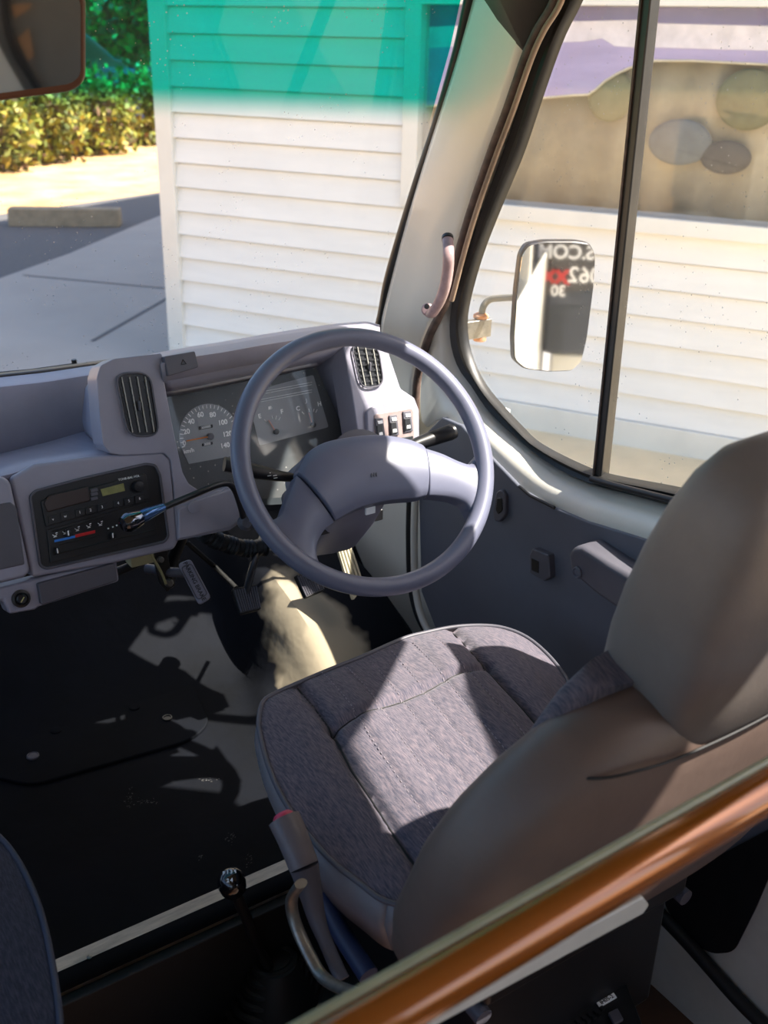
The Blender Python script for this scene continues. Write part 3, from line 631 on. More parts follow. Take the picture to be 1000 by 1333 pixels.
# centre pad as a swept arch: sections between its upper and lower edge
def swept(name, upper, lower, d0, crown, m, parent, n=28, thick=.03):
    U = resample(cat_spline(PP(upper, WPL(d0)), 6), n); Lw = resample(cat_spline(PP(lower, WPL(d0)), 6), n)
    bm = bmesh.new(); rows = []; K_ = 14
    for i, (a, b) in enumerate(zip(U, Lw)):
        row = [bm.verts.new(a-WN*thick)]
        for k in range(K_+1):
            t = k/K_; s_ = math.sin(math.pi*t)**.55; row.append(bm.verts.new(a.lerp(b, t)+WN*(crown*s_)))
        row.append(bm.verts.new(b-WN*thick)); rows.append(row)
    for a, b in zip(rows, rows[1:]):
        for k in range(len(a)-1): bm.faces.new((a[k], a[k+1], b[k+1], b[k]))
        bm.faces.new((a[0], b[0], b[-1], a[-1]))
    bm.faces.new(rows[0]); bm.faces.new(rows[-1][::-1])
    return bm_obj(name, bm, m, parent, bevel=.0025, auto=55)
hub = swept('hub_pad', [(388, 615), (393, 600), (403, 587), (422, 576), (447, 570), (478, 566), (508, 567), (534, 572), (552, 580)], [(437, 678), (445, 673), (457, 666), (470, 660), (488, 655), (508, 651), (528, 649), (543, 648), (556, 645)], -.004, .016, wheelm, sw)
bm = bmesh.new(); bc = P(487, 618, WPL(.0125))
for k in (-1, 0, 1): add_tube(bm, [bc+Wx*(.004*k)-Wy*.003, bc+Wx*(.004*k+.001)+Wy*.003], .0009, 5)
add_tube(bm, [bc-Wx*.005, bc+Wx*.005], .0007, 5); bm_obj('horn_emblem', bm, plast_d, hub)
swept('spoke', [(386, 619), (378, 640), (371, 658), (366, 670), (350, 678), (330, 672)], [(435, 680), (424, 688), (415, 702), (412, 718), (417, 735), (432, 752)], -.006, .010, wheelm, sw)
swept('spoke', [(553, 583), (575, 590), (597, 600), (612, 604), (620, 596), (634, 580)], [(558, 645), (575, 646), (592, 649), (606, 656), (614, 670), (624, 690)], -.006, .010, wheelm, sw)
# column
co = thing('steering_column', WC-WN*.25, 'grey steering column shroud with black stalks behind the wheel', 'steering column')
def colbox(name, d0, d1, hw0, hw1, up0, up1, dn0, dn1, m):
    bm = bmesh.new(); rows = []
    for d, hw, u_, dn in ((d0, hw0, up0, dn0), ((d0+d1)/2, (hw0+hw1)/2*1.03, (up0+up1)/2*1.05, (dn0+dn1)/2*1.05), (d1, hw1, up1, dn1)):
        c = WC-WN*d; row = []
        for k in range(28):
            a = 2*math.pi*k/28; ca, sa = math.cos(a), math.sin(a); e_ = .55
            row.append(bm.verts.new(c+Wx*hw*math.copysign(abs(ca)**e_, ca)+Wy*(u_ if sa > 0 else dn)*math.copysign(abs(sa)**e_, sa)))
        rows.append(row)
    for a, b in zip(rows, rows[1:]):
        for k in range(28): bm.faces.new((a[k], a[(k+1) % 28], b[(k+1) % 28], b[k]))
    bm.faces.new(rows[0]); bm.faces.new(rows[-1][::-1]); return bm_obj(name, bm, m, co, bevel=.004)
colbox('upper_shroud', .045, .19, .062, .078, .050, .055, .04, .04, plast)
colbox('lower_shroud', .06, .25, .055, .070, .03, .03, .065, .10, plast)
lathe('wheel_boss', [(.05, 0), (.055, .03), (.03, .035), (.03, .05)], WC-WN*.05, WN, plast_d, co)
# stalks
d_ = -.055
st = [P(384, 622, WPL(d_)), P(360, 619, WPL(d_)), P(335, 614, WPL(d_)), P(310, 607, WPL(d_)), P(292, 604, WPL(d_))]
tube('wiper_stalk', st, lambda t: .008+.006*min(1, t*2), blackp, co, flat=.8)
st = [P(520, 588, WPL(d_)), P(545, 577, WPL(d_)), P(562, 571, WPL(d_)), P(586, 563, WPL(d_)), P(590, 561, WPL(d_))]
tube('indicator_stalk', st, lambda t: .0095+.004*min(1, t*1.5), blackp, co)
bm = bmesh.new(); 
for x, y in ((350, 616), (358, 619)): q = P(x, y, WPL(d_+.011)); add_tube(bm, [q-Wx*.003, q+Wx*.003], .0005, 4); add_tube(bm, [q-Wx*.003-Wy*.004, q+Wx*.003-Wy*.004], .0005, 4)
bm_obj('stalk_marks', bm, white, co)
q = P(480, 668, ('y', 1.45)); box('key_tag', P(482, 664, WPL(-.045)), (.018, .004, .013), white, co, bevel=.001)
tube('lower_shaft', [WC-WN*.2, WC-WN*.55], .02, blackp, co)
box('adjuster_bracket', P(437, 676, WPL(-.16)), (.16, .05, .02), blackp, co)
# column lever with chrome knob
cv = thing('hand_control_lever', P(300, 640, FPL(.04)), 'black hand lever with blue and chrome knob in front of the radio', 'lever')
LV = lambda x, y, d: P(x, y, FPL(d))
tube('lever_rod', [LV(318, 678, .03), LV(312, 655, .045), LV(303, 634, .06), LV(288, 630, .07), LV(250, 645, .085), LV(212, 661, .10)], .0052, blackp, cv, smooth_n=5)
kb, ka = LV(213, 660, .10), LV(160, 683, .115); ax = (ka-kb).normalized(); Lk = (ka-kb).length
lathe('knob_sleeve', [(.006, 0), (.0075, .012), (.010, .030), (.0095, .040), (.008, .043)], kb, ax, mat('blue_grey_metal', (86, 120, 168), .22, .7), cv)
lathe('chrome_knob', [(.008, .040), (.0125, .044), (.0150, Lk-.016), (.0145, Lk-.006), (.011, Lk), (.002, Lk+.002)], kb, ax, mat('dark_chrome', (110, 112, 118), .12, 1), cv)
lathe('lever_pivot', [(.012, 0), (.014, .012), (.008, .02)], LV(318, 680, .02), V((-.2, -1, .4)), plast_d, cv)
# ------------------------------------------------------------ under the dash and pedals
def pedal(name, label, px, depth_y, tilt_n, arm_px, m, ribs, cat='pedal', rib_dir=0, ribn=10):
    """px: 4 corners of the pad in order TL,TR,BR,BL"""
    c = P(sum(p[0] for p in px)/4, sum(p[1] for p in px)/4, ('y', depth_y)); pl = (c, tilt_n)
    t = thing(name, c, label, cat); q = PP(px, pl); off = -tilt_n*.012
    prism('pad', q, off, m, t, bevel=.003, r=.006)
    bm = bmesh.new()
    for i in range(ribn):
        k = (i+.8)/(ribn+.6)
        if rib_dir: a, b = q[0].lerp(q[1], k), q[3].lerp(q[2], k)
        else: a, b = q[0].lerp(q[3], k), q[1].lerp(q[2], k)
        add_tube(bm, [a.lerp(b, .08)+tilt_n*.0008, a.lerp(b, .92)+tilt_n*.0008], .0016, 5)
    bm_obj('tread', bm, ribs, t)
    if arm_px:
        ap = [P(x, y, ('y', yy)) for x, y, yy in arm_px]; ap[0] = c-tilt_n*.012+(ap[0]-c)*.5
        tube('pedal_arm', ap, .0075, blackp, t, smooth_n=4, flat=.6)
    return t
tn = V((0, -.75, .66)).normalized()
pedal('clutch_pedal', 'black ribbed clutch pedal left of the steering column', [(302, 766), (335, 760), (341, 793), (313, 800)], 1.52, tn, [(322, 765, 1.52), (330, 735, 1.56), (345, 690, 1.66)], blackr, plast_d, rib_dir=1)
pedal('brake_pedal', 'black ribbed brake pedal behind the steering wheel rim', [(384, 748), (415, 745), (424, 768), (398, 779)], 1.52, tn, [(402, 750, 1.52), (405, 730, 1.55), (415, 690, 1.66)], blackr, plast_d, rib_dir=1)
pedal('accelerator_pedal', 'tall pale ribbed accelerator pedal nearest the door', [(439, 712), (457, 708), (475, 762), (460, 782)], 1.62, V((-.15, -.85, .5)).normalized(), [(452, 712, 1.64), (462, 690, 1.67), (470, 662, 1.70)], mat('pale_worn_rubber', (205, 196, 168), .6, var=.12, scale=30), mat('pale_rib', (165, 156, 130), .6), rib_dir=1, ribn=4)  # sun on the accelerator pad is painted in as pale rubber
pn = V((-.35, -.75, .55)).normalized(); px4 = [(231, 734), (248, 727), (275, 778), (259, 788)]
cP = P(253, 757, ('y', 1.56)); pk = thing('parking_brake_pedal', cP, 'grey pedal pad lettered PARKING BRAKE under the dashboard', 'pedal')
q = PP(px4, (cP, pn)); prism('pad', q, -pn*.012, plast, pk, bevel=.003, r=.008)
up_ = (q[0]-q[3]).normalized(); c_ = sum(q, V((0, 0, 0)))/4
tube('pad_border', roundpoly([c_+(p-c_)*.78+pn*.001 for p in q], .006), .0010, plast_d, pk, closed=True, seg=6)
bm = bmesh.new(); add_text(bm, 'PARKING BRAKE', c_+pn*.0012, -up_, pn.cross(-up_), .0105, .0002); bm_obj('pedal_lettering', bm, blackp, pk)
tube('pedal_arm', [c_-pn*.012+up_*.02, P(222, 745, ('y', 1.60)), P(205, 742, ('y', 1.64)), P(190, 740, ('y', 1.66))], .009, plast_d, pk, smooth_n=4)
pb = thing('pedal_bracket', P(215, 745, ('y', 1.62)), 'dark grey metal pedal bracket hanging below the radio', 'bracket')
prism('bracket_plate', PP([(200, 705), (216, 702), (222, 740), (228, 762), (218, 771), (210, 762), (203, 735)], ('y', 1.60)), V((0, .012, 0)), mat('dark_steel', (62, 60, 58), .5, .5), pb, bevel=.002)
lathe('bracket_bolt', [(.008, 0), (.008, .006), (.005, .010)], P(219, 758, ('y', 1.598)), V((0, -1, .2)), steel, pb)
lathe('bracket_bolt', [(.006, 0), (.006, .006), (.004, .008)], P(208, 728, ('y', 1.598)), V((0, -1, .2)), steel, pb)
tube('pull_cable', PP([(190, 700), (196, 720), (210, 745), (216, 760)], ('y', 1.585)), .0025, mat('yellowed_cable', (170, 164, 120), .5), pb, smooth_n=4)
hs = thing('heater_hose', P(285, 705, ('y', 1.62)), 'black ribbed air hose below the column side panel', 'hose')
bm = bmesh.new(); pth = cat_spline(PP([(262, 690), (275, 700), (295, 708), (320, 714), (345, 712)], ('y', 1.60)), 10)
add_tube(bm, pth, lambda t: .016+.0022*math.sin(t*140), 14); bm_obj('hose_tube', bm, blackr, hs)
rod = tag(tube('pedal_rod', [P(243, 706, ('y', 1.66)), P(280, 738, ('y', 1.68)), P(308, 766, ('y', 1.54))], .005, blackp), 'thin black linkage rod slanting down to the clutch pedal', 'rod')
st = tag(tube('dash_stay', [P(240, 690, ('y', 1.64)), P(226, 725, ('y', 1.70)), P(220, 760, ('y', 1.80))], .012, blackp), 'thick black stay under the dashboard beside the pedal bracket', 'bar')
ub = thing('fuse_box', V((.42, 1.75, .50)), 'dark boxes and wiring tucked under the radio', 'fuse box')
box('box_body', (.36, 1.80, .52), (.34, .10, .12), blackp, ub); box('cream_connector', P(182, 722, ('y', 1.62)), (.045, .03, .03), mat('cream_plastic', (190, 182, 140), .5), ub)
tube('wire_loom', PP([(150, 745), (175, 735), (195, 725), (212, 712)], ('y', 1.63)), .008, blackr, ub, smooth_n=4)
wl = thing('wiring_bundle', P(445, 690, ('y', 1.74)), 'black wires hanging beside the steering column', 'wires')
tube('wire', PP([(425, 655), (432, 690), (440, 705), (455, 700), (465, 672)], ('y', 1.72)), .004, blackr, wl, smooth_n=5)
tube('wire', PP([(445, 650), (455, 672), (470, 690), (460, 650)], ('y', 1.73)), .003, blackr, wl, smooth_n=5)

# ------------------------------------------------------------ floor mat hatch, studs, edge strip
ht = thing('engine_hatch_cover', V((.45, 1.6, FZ)), 'large black rubber hatch cover lying on the cab floor', 'hatch cover')
hpx = [(-120, 992), (0, 1012), (40, 1022), (250, 962), (274, 940), (232, 846), (-120, 880)]
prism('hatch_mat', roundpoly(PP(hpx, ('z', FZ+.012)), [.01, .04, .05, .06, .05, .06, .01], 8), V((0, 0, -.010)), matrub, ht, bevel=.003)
lathe('floor_stud', [(.012, 0), (.012, .003), (.010, .0045), (.0085, .003), (.001, .003)], P(43, 985, ('z', FZ+.012)), V((0, 0, 1)), plast_d, ht)
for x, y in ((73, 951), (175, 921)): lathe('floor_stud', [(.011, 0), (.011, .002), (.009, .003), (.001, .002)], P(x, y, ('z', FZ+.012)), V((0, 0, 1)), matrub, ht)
lathe('plug_hole', [(.010, 0), (.010, .003), (.0075, .003), (.007, .001), (.001, .001)], P(218, 935, ('z', FZ+.012)), V((0, 0, 1)), blackp, ht)
s0 = P(68, 1272, ('z', FZ+.004)); s1 = P(380, 1141, ('z', FZ+.004)); yy = (s0.y+s1.y)/2
es = thing('floor_edge_strip', (.5, yy, FZ), 'pale aluminium edge strip where the cab floor steps down', 'edge strip')
bm = bmesh.new(); add_prism(bm, [V((-.8, yy-.005, FZ+.003)), V((-.8, yy+.032, FZ+.008)), V((-.8, yy+.034, FZ+.004)), V((-.8, yy+.02, FZ-.002)), V((-.8, yy-.012, FZ-.03)), V((-.8, yy-.016, FZ-.03))], V((1.95, 0, 0)))
bm_obj('strip', bm, alu, es, bevel=.001)
for x in (.30, .56): lathe('rivet', [(.004, 0), (.004, .001), (.001, .002)], V((x, yy+.01, FZ+.0065)), V((0, 0, 1)), steel, es)
# dried scuffs and chalky stains on the rubber
scm = mat('chalk_scuff', (92, 92, 92), .9, var=.4, scale=90)
bm = bmesh.new()
for x, y, a, b, n_ in ((168, 1040, 6, 12, 26), (190, 1044, 18, 4, 34), (265, 1015, 16, 3, 20), (300, 1092, 8, 8, 18), (325, 1120, 5, 10, 14), (262, 1116, 4, 3, 8)):
    for i in range(n_):
        c = P(x+random.gauss(0, a/2), y+random.gauss(0, b/2), ('z', FZ+.0056)); r_ = random.uniform(.0006, .0018)
        vs = [bm.verts.new(c+V((math.cos(k)*r_*random.uniform(.6, 1.6), math.sin(k)*r_*random.uniform(.5, 1), 0))) for k in (0, 1.2, 2.5, 3.7, 5)]; bm.faces.new(vs)
tag(bm_obj('floor_scuffs', bm, scm, None, smooth=False), 'chalky scuff specks scattered on the black floor', 'scuffs', kind='stuff')

# ------------------------------------------------------------ gear lever
gk = P(302, 1150, ('z', .33)); gl = thing('gear_lever', V((.62, 1.10, -.1)), 'gear lever with round black knob in front of the edge strip', 'gear lever')
gb = P(352, 1262, ('z', -.02))
tube('lever_shaft', [gk, gk.lerp(gb, .3)+V((0, 0, -.005)), gk.lerp(gb, .65)+V((.0, .0, -.01)), gb], .008, blackp, gl, smooth_n=5)
kt = (CP-gk).normalized(); kt = V((-.25, -.25, .93)).normalized()
lathe('knob', [(.008, -.032), (.013, -.024), (.0185, -.010), (.0195, .002), (.018, .012), (.013, .0185), (.006, .021), (.001, .0215)], gk, kt, knobm, gl)
bm = bmesh.new(); kr = V((.9, -.43, 0)); kr = (kr-kt*kr.dot(kt)).normalized(); ku = kt.cross(kr)
kc = gk+kt*.0205
for s, a, b in (('R', -.0075, .006), ('1', -.0025, .006), ('3', .0025, .006), ('5', .0075, .006), ('2', -.0025, -.006), ('4', .0025, -.006)): add_text(bm, s, kc+kr*a+ku*b-kt*(.0016 if abs(a) > .005 else .0), kr, ku, .007, .0002, .0012)
add_tube(bm, [kc-kr*.006, kc+kr*.006], .0006, 4)
bm_obj('gear_pattern', bm, white, gl)
bm = bmesh.new()
for k in range(6):
    rr = .075-.009*k; c = gb+V((.01, 0, -.07+.016*k)); 
    row = [c+V((math.cos(2*math.pi*i/28)*rr*1.1, math.sin(2*math.pi*i/28)*rr*.8, 0)) for i in range(28)]
    add_tube(bm, row, .007, 8, True)
add_lathe(bm, [(.075, -.08), (.072, -.06), (.035, .012), (.012, .018)], gb+V((.01, 0, 0)), V((0, 0, 1)), 28)
bm_obj('rubber_boot', bm, blackr, gl)
tag(box('gear_tunnel', (.55, .95, -.13), (.42, .38, .09), blackr, bevel=.02), 'black raised floor box around the gear lever boot', 'tunnel')

# ------------------------------------------------------------ handbrake lever
hb = thing('hand_brake_lever', V((.56, .9, -.15)), 'upright grey handbrake lever beside the driver seat', 'handbrake')
XH = .47
h = [P(x, y, ('x', XH)) for x, y in [(370, 1066), (382, 1092), (396, 1128), (404, 1160), (414, 1200), (432, 1245), (446, 1275)]]
tube('grip', h[:3], lambda t: .021-.002*t, mat('handbrake_grey', (104, 98, 102), .45), hb, smooth_n=8, flat=.75, bevel=0)
tube('lever_arm', h[2:], lambda t: .019-.010*min(1, t*1.6), plast_d, hb, smooth_n=8, flat=.75)
q = h[0]; ax = (h[0]-h[1]).normalized()
lathe('release_button', [(.013, 0), (.013, .004), (.010, .007), (.001, .008)], q, ax, mat('pink_red', (205, 62, 96), .4), hb)
br = [P(x, y, ('x', XH-.03)) for x, y in [(392, 1150), (380, 1170), (384, 1200), (404, 1245), (424, 1275), (462, 1292), (490, 1290)]]
tube('support_bracket', br, .008, steel, hb, smooth_n=6, flat=.7)
tube('blue_sleeve', [P(x, y, ('x', XH+.05)) for x, y in [(420, 1165), (445, 1215), (480, 1270)]], .013, mat('navy_sleeve', (34, 46, 78), .5), hb, smooth_n=4)

# ------------------------------------------------------------ driver seat
SX = .80; ZC = .47
seat = thing('driver_seat', V((SX, .85, FZ)), 'driver seat in grey purple fleck fabric with vinyl back', 'seat')
fpx = [(342, 915), (337, 935), (338, 955), (350, 1000), (368, 1040), (395, 1080), (430, 1120), (465, 1148), (505, 1175)]
tpx = [(355, 905), (390, 889), (430, 872), (475, 854), (525, 832), (555, 824), (590, 817), (625, 815), (655, 818), (685, 830), (712, 852), (735, 880), (752, 908)]
zt = lambda y: ZC+.10*(y-.85)*.3
SP = (V((.8, .85, ZC)), V((0, -.06, 1)).normalized())
top_l = PP(fpx[::-1], SP); front_l = PP(tpx, SP)
outl = top_l+front_l
last = front_l[-1]; first = top_l[0]
outl += [V((last.x+.01, last.y-.10, SP[0].z)), V((last.x-.02, .74, ZC-.01)), V((.92, .68, ZC-.015)), V((.80, .66, ZC-.015)), V((.66, .68, ZC-.015)), V((.58, .72, ZC-.01))]
def onz(x, y): return ZC+.06*(y-.85)
outl = [V((p.x, p.y, onz(p.x, p.y))) for p in outl]
out = resample(cat_spline(outl, 6, True)+[outl[0]], 221)[:-1]
cen = V((.80, .86, 0))
sl_ = [V((p.x, p.y, 0)) for p in PP([(388, 893), (397, 908), (430, 960), (458, 1015), (515, 1100), (560, 1160)], SP)]
sr_ = [V((p.x, p.y, 0)) for p in PP([(588, 817), (598, 832), (632, 885), (655, 915), (690, 955), (760, 1040)], SP)]
cc_ = [V((p.x, p.y, 0)) for p in PP([(432, 966), (480, 945), (530, 925), (575, 905), (635, 885)], SP)]
def dseg(p, pl):
    best = 9
    for a, b in zip(pl, pl[1:]):
        ab = b-a; t = max(0, min(1, (p-a).dot(ab)/ab.length_squared)); best = min(best, (p-a-ab*t).length)
    return best
quilt = []
for k in range(1, 7):
    quilt.append([a.lerp(b, k/7) for a, b in zip(resample(sl_, 12), resample(sr_, 12))])
def topz(x, y, k):
    z = onz(x, y)+.036*(1-k**2.4)
    q = V((x, y, 0)); d = dseg(q, sl_); e_ = dseg(q, sr_)
    z -= .011*math.exp(-(d/.006)**2)+.011*math.exp(-(e_/.006)**2)
    z -= .010*math.exp(-(dseg(q, cc_)/.008)**2)
    z += .010*math.exp(-((d-.05)/.035)**2)*(1-k**6)+.010*math.exp(-((e_-.05)/.035)**2)*(1-k**6)
    for l in quilt: z -= .0022*math.exp(-(dseg(q, l)/.0035)**2)
    return z
bm = bmesh.new(); rows = []; NR = 70
for j in range(NR+1):
    k = 1-j/NR; rows.append([bm.verts.new((cen.x+(p.x-cen.x)*k, cen.y+(p.y-cen.y)*k, topz(cen.x+(p.x-cen.x)*k, cen.y+(p.y-cen.y)*k, k))) for p in out] if j < NR else [bm.verts.new((cen.x, cen.y, topz(cen.x, cen.y, 0)))])
for a, b in zip(rows[:-1], rows[1:-1]):
    for i in range(len(a)): bm.faces.new((a[i], a[(i+1) % len(a)], b[(i+1) % len(a)], b[i]))
a = rows[-2]; c = rows[-1][0]
for i in range(len(a)): bm.faces.new((a[i], a[(i+1) % len(a)], c))
cush = bm_obj('seat_cushion', bm, fab, seat, auto=80)
tube('piping', [p+V((0, 0, .001)) for p in out], .0035, plast_d, seat, closed=True, seg=8)
lo1 = [p+(p-cen-V((0, 0, p.z))).normalized()*.006+V((0, 0, -.03)) for p in out]; lo2 = [p-(p-cen-V((0, 0, p.z))).normalized()*.012+V((0, 0, -.085)) for p in out]
loft('cushion_side', [out+[out[0]], lo1+[lo1[0]], lo2+[lo2[0]]], mat('grey_side_vinyl', (120, 116, 120), .5, var=.1, bump=.2, bscale=40, dist=.003), seat, n=180, solid=.002)
bm = bmesh.new()
for l in quilt:
    rs = resample(l, 90)
    for i in range(0, 88, 2):
        a, b = rs[i], rs[i].lerp(rs[i+1], .9)
        if dseg(a, [V((x, y, 0)) for x, y in []] or [V((9, 9, 0)), V((9, 9.1, 0))]) > 0:
            def zz(q):
                # radial parameter of q
                d = (q-V((cen.x, cen.y, 0))); best = 1.0
                rr = max(((p.x-cen.x)*d.x+(p.y-cen.y)*d.y)/max(1e-9, d.length) for p in out); return d.length/rr
            ka_ = zz(a)
            if ka_ < .93: add_tube(bm, [V((a.x, a.y, topz(a.x, a.y, ka_)+.0006)), V((b.x, b.y, topz(b.x, b.y, zz(b))+.0006))], .0007, 4)
tag(bm_obj('stitching', bm, mat('stitch_thread', (150, 142, 150), .8), cush), kind='stuff')
for l in (sl_, sr_, cc_):
    pts_ = []
    for q in resample(l, 60):
        kk = zz(q)
        if kk < .985: pts_.append(V((q.x, q.y, topz(q.x, q.y, kk)+.0008)))
    tube('seam', pts_, .0014 if l is not cc_ else .0009, blackr, cush, seg=6)
# base pan and pedestal
box('seat_frame', (.80, .86, .345), (.36, .40, .05), blackp, seat, bevel=.01)
box('pedestal', (.80, .86, .21), (.34, .36, .22), blackp, seat, bevel=.01)
tube('slide_rail', [V((.62, .66, .31)), V((.62, 1.1, .33))], .012, plast_d, seat)
tube('slide_rail', [V((.98, .66, .31)), V((.98, 1.1, .33))], .012, plast_d, seat)
def blob(name, secs, m, parent, seg=56, e_=.62, sub=0):
    """secs: (centre, half width, half thickness, width axis, thickness axis)"""
    bm = bmesh.new(); rows = []
    for c, hw, ht_, ua, va in secs:
        rows.append([bm.verts.new(c+ua*hw*math.copysign(abs(math.cos(a))**e_, math.cos(a))+va*ht_*math.copysign(abs(math.sin(a))**e_, math.sin(a))) for a in [2*math.pi*k/seg for k in range(seg)]])
    for a, b in zip(rows, rows[1:]):
        for k in range(seg): bm.faces.new((a[k], a[(k+1) % seg], b[(k+1) % seg], b[k]))
    bm.faces.new(rows[0][::-1]); bm.faces.new(rows[-1])
    return bm_obj(name, bm, m, parent, auto=70)
BX = V((1, 0, 0)); 
def back_c(z): return V((.768, .612-.32*(z-.6), z))
BYv = V((0, 1, .30)).normalized()
prof_b = [(.475, .25, .05), (.485, .275, .062), (.50, .29, .07), (.55, .30, .075), (.64, .292, .075), (.69, .276, .071), (.73, .250, .066), (.76, .222, .060), (.782, .195, .054), (.80, .165, .045), (.812, .13, .034), (.818, .09, .02)]
blob('backrest', [(back_c(z), hw, t, BX, BYv) for z, hw, t in prof_b], vinylb, seat, e_=.7)
pr = prof_b[1:-1]
rim_ = [back_c(z)-BX*hw*.90+BYv*(t*.50) for z, hw, t in pr]+[back_c(z)+BX*hw*.90+BYv*(t*.50) for z, hw, t in pr[::-1]]
secs = [(back_c(z)+BYv*.040+BX*.02, hw, .024, BX, BYv) for z, hw in ((.50, .19), (.52, .21), (.60, .215), (.70, .205), (.76, .19), (.80, .175), (.822, .15))]
blob('back_front_fabric', secs, fab, seat)
rp2 = cat_spline([back_c(z)+BX*x-BYv*y for z, x, y in ((.765, -.20, .0), (.785, -.17, .036), (.795, -.13, .052), (.79, -.06, .056), (.79, .05, .056), (.79, .13, .046), (.775, .19, .01))], 6)
tube('rear_seam', rp2, .0016, blackr, seat)
hs_ = [(.782, .137, .064), (.79, .141, .068), (.85, .141, .070), (.90, .137, .068), (.95, .129, .063), (.995, .118, .056), (1.03, .104, .048), (1.055, .086, .038), (1.070, .06, .024), (1.076, .03, .010)]
blob('headrest', [(V((.825-.10*(z-.8), .565-.22*(z-.79), z)), hw, t, BX, BYv) for z, hw, t in hs_], vinyl, seat, e_=.42)

# ------------------------------------------------------------ passenger seat corner
ps = thing('passenger_seat', V((-.1, .8, FZ)), 'dark navy fabric passenger seat at the lower left edge', 'seat')
px = [(-10, 1083), (20, 1115), (45, 1165), (60, 1215), (72, 1280), (78, 1340), (70, 1400)]
edge_ = PP(px, ('z', .45)); edge_ += [V((.10, .55, .45)), V((-.35, .55, .45)), V((-.38, 1.15, .45)), V((-.1, 1.20, .45)), V((.08, 1.19, .45)), V((.15, 1.17, .45))]
pol = resample(cat_spline(edge_, 5, True)+[edge_[0]], 141)[:-1]; cn = sum(pol, V((0, 0, 0)))/len(pol)
bm = bmesh.new(); rows = [[bm.verts.new(p+V((0, 0, -.10))) for p in pol], [bm.verts.new(p+V((0, 0, -.02))) for p in pol]]
for j in range(0, 14): k = 1-j/14.2; rows.append([bm.verts.new(cn+(p-cn)*k+V((0, 0, .035*(1-k**3)))) for p in pol])
for a, b in zip(rows, rows[1:]):
    for i in range(len(a)): bm.faces.new((a[i], a[(i+1) % len(a)], b[(i+1) % len(a)], b[i]))
bm.faces.new(rows[0][::-1]); bm.faces.new(rows[-1]); bm_obj('seat_cushion', bm, fab2, ps)
tube('piping', pol, .004, mat('navy_piping', (40, 46, 66), .6), ps, closed=True, seg=8)
box('seat_base', (-.08, .85, .20), (.34, .42, .28), blackp, ps)

# ------------------------------------------------------------ brown handrail and things behind the seat
YR = .36
ra = P(395, 1345, ('y', YR)); rb = P(1000, 1043, ('y', YR)); zr = (ra.z+rb.z)/2
hr = thing('modesty_rail', V((.6, YR, zr)), 'varnished brown handrail crossing behind the driver seat', 'handrail')
zl, zq = zr-.030, zr+.024
tube('rail', [V((-.3, YR, zl)), V((1.24, YR, zq))], .0165, railm, hr, seg=24)
tube('rail_edge_strip', [V((-.3, YR+.012, zl+.014)), V((1.24, YR+.012, zq+.014))], .0035, mat('pale_green_strip', (150, 150, 120), .3), hr, seg=8)
tube('rail_post', [V((1.22, YR, -.17)), V((1.22, YR, zr))], .016, railm, hr, seg=16)
eb = thing('equipment_box', V((.87, .60, .17)), 'black metal equipment box with small white label behind the seat', 'box')
zb = .17
bt = [P(x, y, ('z', zb)) for x, y in [(770, 1222), (812, 1268), (842, 1345), (700, 1420), (540, 1380), (560, 1320)]]
prism('box_case', bt, V((0, 0, -.28)), mat('black_enamel', (26, 27, 30), .45, var=.3, scale=60), eb, bevel=.004)
prism('grey_panel', PP([(766, 1224), (809, 1270), (780, 1292), (728, 1242)], ('z', zb+.003)), V((0, 0, -.002)), mat('grey_enamel', (84, 84, 82), .5, var=.15, scale=40), eb, bevel=0)
lb = prism('box_label', PP([(777, 1305), (799, 1292), (803, 1298), (781, 1311)], ('z', zb+.003)), V((0, 0, -.002)), white, eb, bevel=0)
bm = bmesh.new(); r_ = (P(800, 1294, ('z', zb))-P(778, 1307, ('z', zb))).normalized(); add_text(bm, 'IH05-2', P(790, 1301, ('z', zb+.0035)), r_, V((0, 0, 1)).cross(r_), .0085); bm_obj('label_print', bm, blackp, lb)
bm = bmesh.new()
for i in range(5):
    for j in range(2): add_box(bm, P(752+i*8-j*3, 1329-i*4+j*7, ('z', zb+.002)), (.006, .006, .004))
bm_obj('terminal_block', bm, blackp, eb)
prism('rocker', PP([(792, 1318), (804, 1312), (812, 1326), (800, 1333)], ('z', zb+.006)), V((0, 0, -.005)), plast_d, eb, bevel=.001)
tag(prism('bracket_rail', PP([(560, 1318), (838, 1168), (846, 1178), (838, 1190), (560, 1340)], ('y', .475)), V((0, .012, 0)), bodyg, None), 'pale metal bracket strip under the brown handrail', 'bracket')
# right rear side: cream panel with dark wheel-arch like opening and dark floor
rs = thing('wall_right', V((1.24, .5, -.17)), 'cream lower side panel with dark recess at the lower right', 'wall', kind='structure')
prism('lower_panel', [V((1.20, -.6, -.17)), V((1.20, 1.15, -.17)), V((1.20, 1.15, .08)), V((1.20, .72, .10)), V((1.20, .62, .62)), V((1.20, -.6, .62))], V((.02, 0, 0)), bodyg, rs)
prism('dark_recess', PP([(862, 1175), (905, 1130), (1000, 1080), (1060, 1060), (1010, 1120), (985, 1180), (955, 1240), (925, 1242), (895, 1222)], ('x', 1.196)), V((.003, 0, 0)), blackp, rs, bevel=.001, r=.02)
tube('floor_trim', PP([(850, 1180), (900, 1232), (960, 1300), (1000, 1340)], ('x', 1.185)), .012, blackr, rs, smooth_n=4)
